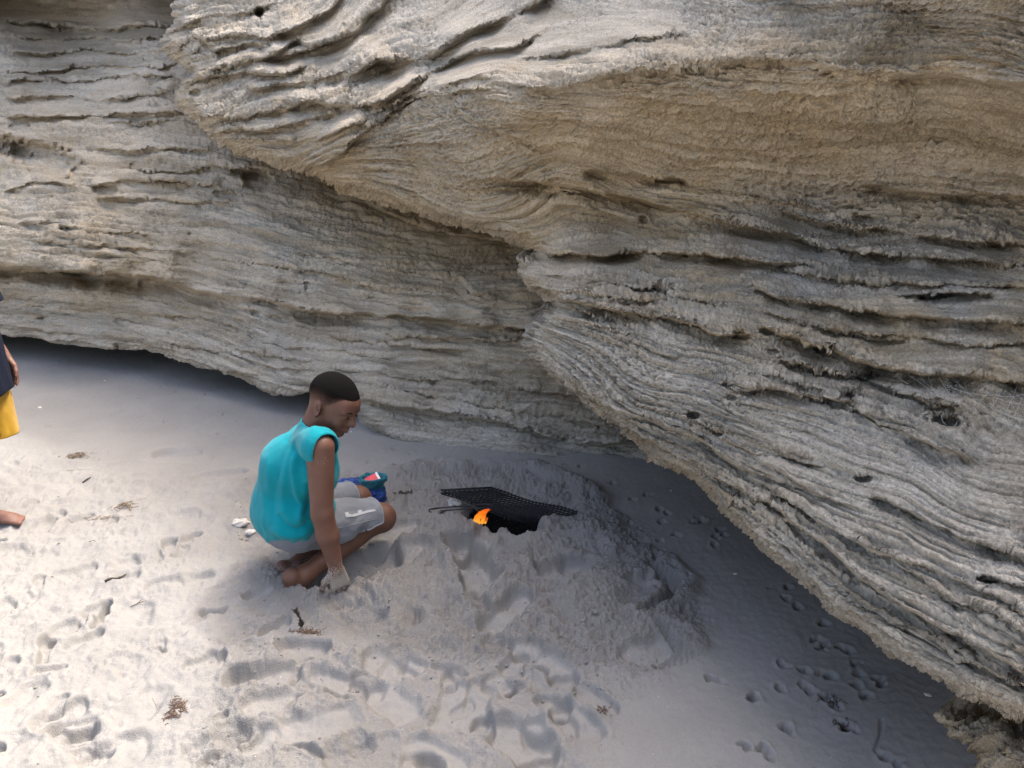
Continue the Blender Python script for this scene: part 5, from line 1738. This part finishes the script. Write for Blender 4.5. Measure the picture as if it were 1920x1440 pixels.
stick([(604,1090),(606,1100),(608,1110)], .0010, 'pale straw sticking up beside the boy\'s thumb', DRY, 'straw', 'straw', 9)
stick([(168,1016),(176,1014),(182,1019)], .0018, 'small curved dark twig below the bare foot', DARK, seed=10)
# feather
fb, ft = ground(566, 1184), None
tip = U(553, 1144, np.dot(fb - np.array((0, 0, CAM_H)), np.array((0, CS, -SN))) - .005)
froot2 = empty('feather', tuple(fb), 'dark brown feather stuck upright in the sand in front of the boy', 'feather', 'beach debris')
t = np.linspace(0, 1, 9)
spine = fb + (tip - fb) * t[:, None] + np.array((.008, 0, 0)) * np.sin(np.pi * t)[:, None]
v, q_ = tube(spine, .0011 * (1 - .6 * t), 6)
child('quill', v, q_, DRY, froot2)
sdv = unit(np.cross(tip - fb, (0, 1, 0)))
parts = []
for k in range(30):
    tt = .22 + .78 * k / 29
    p = fb + (tip - fb) * tt + np.array((.008, 0, 0)) * math.sin(math.pi * tt)
    wd_ = .011 * math.sin(math.pi * min(1, .18 + .80 * (1 - abs(tt - .6) * 1.1))) + .002
    for sg in (-1, 1):
        e_ = p + sdv * sg * wd_ + unit(tip - fb) * wd_ * .8 + np.array((0, .002 * math.sin(k), 0))
        parts.append(tube(np.array([p, (p + e_) / 2 + np.array((0, -.001, 0)), e_]), [.0011, .0010, .0004], 6))
v, q_ = merge(parts)
child('vane', v, q_, mat_dry('feather barbs', (.03, .022, .02), (.085, .065, .055)), froot2)
# shell fragments
MSH = Mat('bleached shell', .5, .4).color((.68, .64, .58)).m
for (a, b, s_, lab) in ((1740, 1304, .008, 'white shell chip under the near end of the overhang'), (1379, 1076, .007, 'white shell chip lying between the fire mound and the overhang'), (75, 764, .010, 'white shell chip on shaded sand near the standing person'),
                        (197, 714, .010, 'white shell chip far back in the shade below the cliff'), (1258, 920, .006, 'white shell chip on smooth sand behind the fire mound'), (658, 810, .006, 'white shell chip on the sand beside the boy\'s chin')):
    v, f_ = lump(a, 2, .3, (1.3, .8, .28))
    p = ground(a, b)
    o = mesh_object('shell', v * s_, f_, MSH)
    o.location = (p[0], p[1], p[2] + s_ * .12); o.rotation_euler = (.2, .1, a)
    tag(o, lab, 'shell', 'shell chips')

# crumbs of sand too many to count
rg = np.random.RandomState(5)
cand = []
poly_m = np.array([W(a, b)[:2] for a, b in [(440,900),(720,885),(1000,885),(1130,945),(1210,1010),(1320,1120),(1320,1220),(1230,1270),(1150,1330),(900,1290),(480,1300),(430,1100)]])
while len(cand) < 900:
    a, b = rg.uniform(-60, 1340), rg.uniform(860, 1450)
    p = W(a, b)[:2]
    inm = in_poly(np.array([p[0]]), np.array([p[1]]), poly_m)[0]
    if inm or (a < 900 and rg.rand() < .04):
        cand.append((p[0], p[1], inm))
cx_, cy_ = np.array([c[0] for c in cand]), np.array([c[1] for c in cand])
keep = np.hypot(cx_ - pit[0], cy_ - pit[1]) > .2
cx_, cy_ = cx_[keep], cy_[keep]
cz_ = on_sand(cx_, cy_)
Vi, Fi = ico(1)
sz = np.exp(rg.normal(size=len(cx_)) * .4) * .0024
Vl = []
for i in range(len(cx_)):
    d = 1 + .30 * _g[(np.arange(len(Vi)) * 7 + i * 13) & 4095, 0]
    Vl.append(Vi * d[:, None] * sz[i] * np.array((1.1, 1, .8)) + np.array((cx_[i], cy_[i], cz_[i] + sz[i] * .35)))
Vl = np.vstack(Vl)
Fl = (Fi[None] + (np.arange(len(cx_)) * len(Vi))[:, None, None]).reshape(-1, 3)
cl = mesh_object('sand_clods', Vl, Fl, sand.data.materials[0], attrs={'crumb': np.full(len(Vl), .8), 'damp_and_shade': np.zeros(len(Vl))})
tag(cl, 'small crumbs of pale sand scattered over the dug mound and foreground', kind='stuff')

# spider web in the slot on the right
def fr(px_, py_, off):
    return U(px_, py_, float(FD(np.array([float(px_)]), np.array([float(py_)]))[0]) + off)
parts = []
for a, b in (((1678,696),(1704,720)), ((1720,697),(1752,730)), ((1740,700),(1748,722)), ((1758,702),(1800,760)), ((1782,702),(1840,755)), ((1860,706),(1836,732)), ((1868,712),(1852,738)), ((1884,718),(1860,764)),
             ((1908,722),(1886,772)), ((1920,738),(1890,800)), ((1870,742),(1930,736)), ((1764,777),(1774,796)), ((1795,790),(1790,798)), ((1842,755),(1930,790)), ((1850,770),(1905,800)), ((1862,748),(1866,765)),
             ((1900,805),(1925,780)), ((1845,735),(1925,760)), ((1770,720),(1850,742)), ((1700,700),(1780,745))):
    p, e_ = fr(*a, -.01), fr(*b, -.02)
    m_ = (p + e_) / 2 - np.array((0, 0, .006))
    v, q_ = tube(smooth_poly(np.array([p, m_, e_]), .02), .00035, 4)
    parts.append((v, q_))
web = merge(parts)
MWeb = Mat('web silk', .4, .5).color((.62, .61, .58)).m
wo_ = mesh_object('spider_web', *web, MWeb)
tag(wo_, 'dusty spider web strung across the dark slot at the right edge', 'web')
Vd, Fd_ = ico(0)
Vw = []
for k in range(150):
    a, b = (rg.normal(1800, 26), rg.normal(726, 11)) if k < 100 else (rg.normal(1896, 20), rg.normal(768, 18))
    p = fr(a, b, -.015)
    Vw.append(Vd * rg.uniform(.0004, .0010) + p)
child_v = np.vstack(Vw)
dr_ = mesh_object('dust_specks', child_v, (Fd_[None] + (np.arange(150) * 12)[:, None, None]).reshape(-1, 3), MWeb, wo_)
dr_['kind'] = 'stuff'
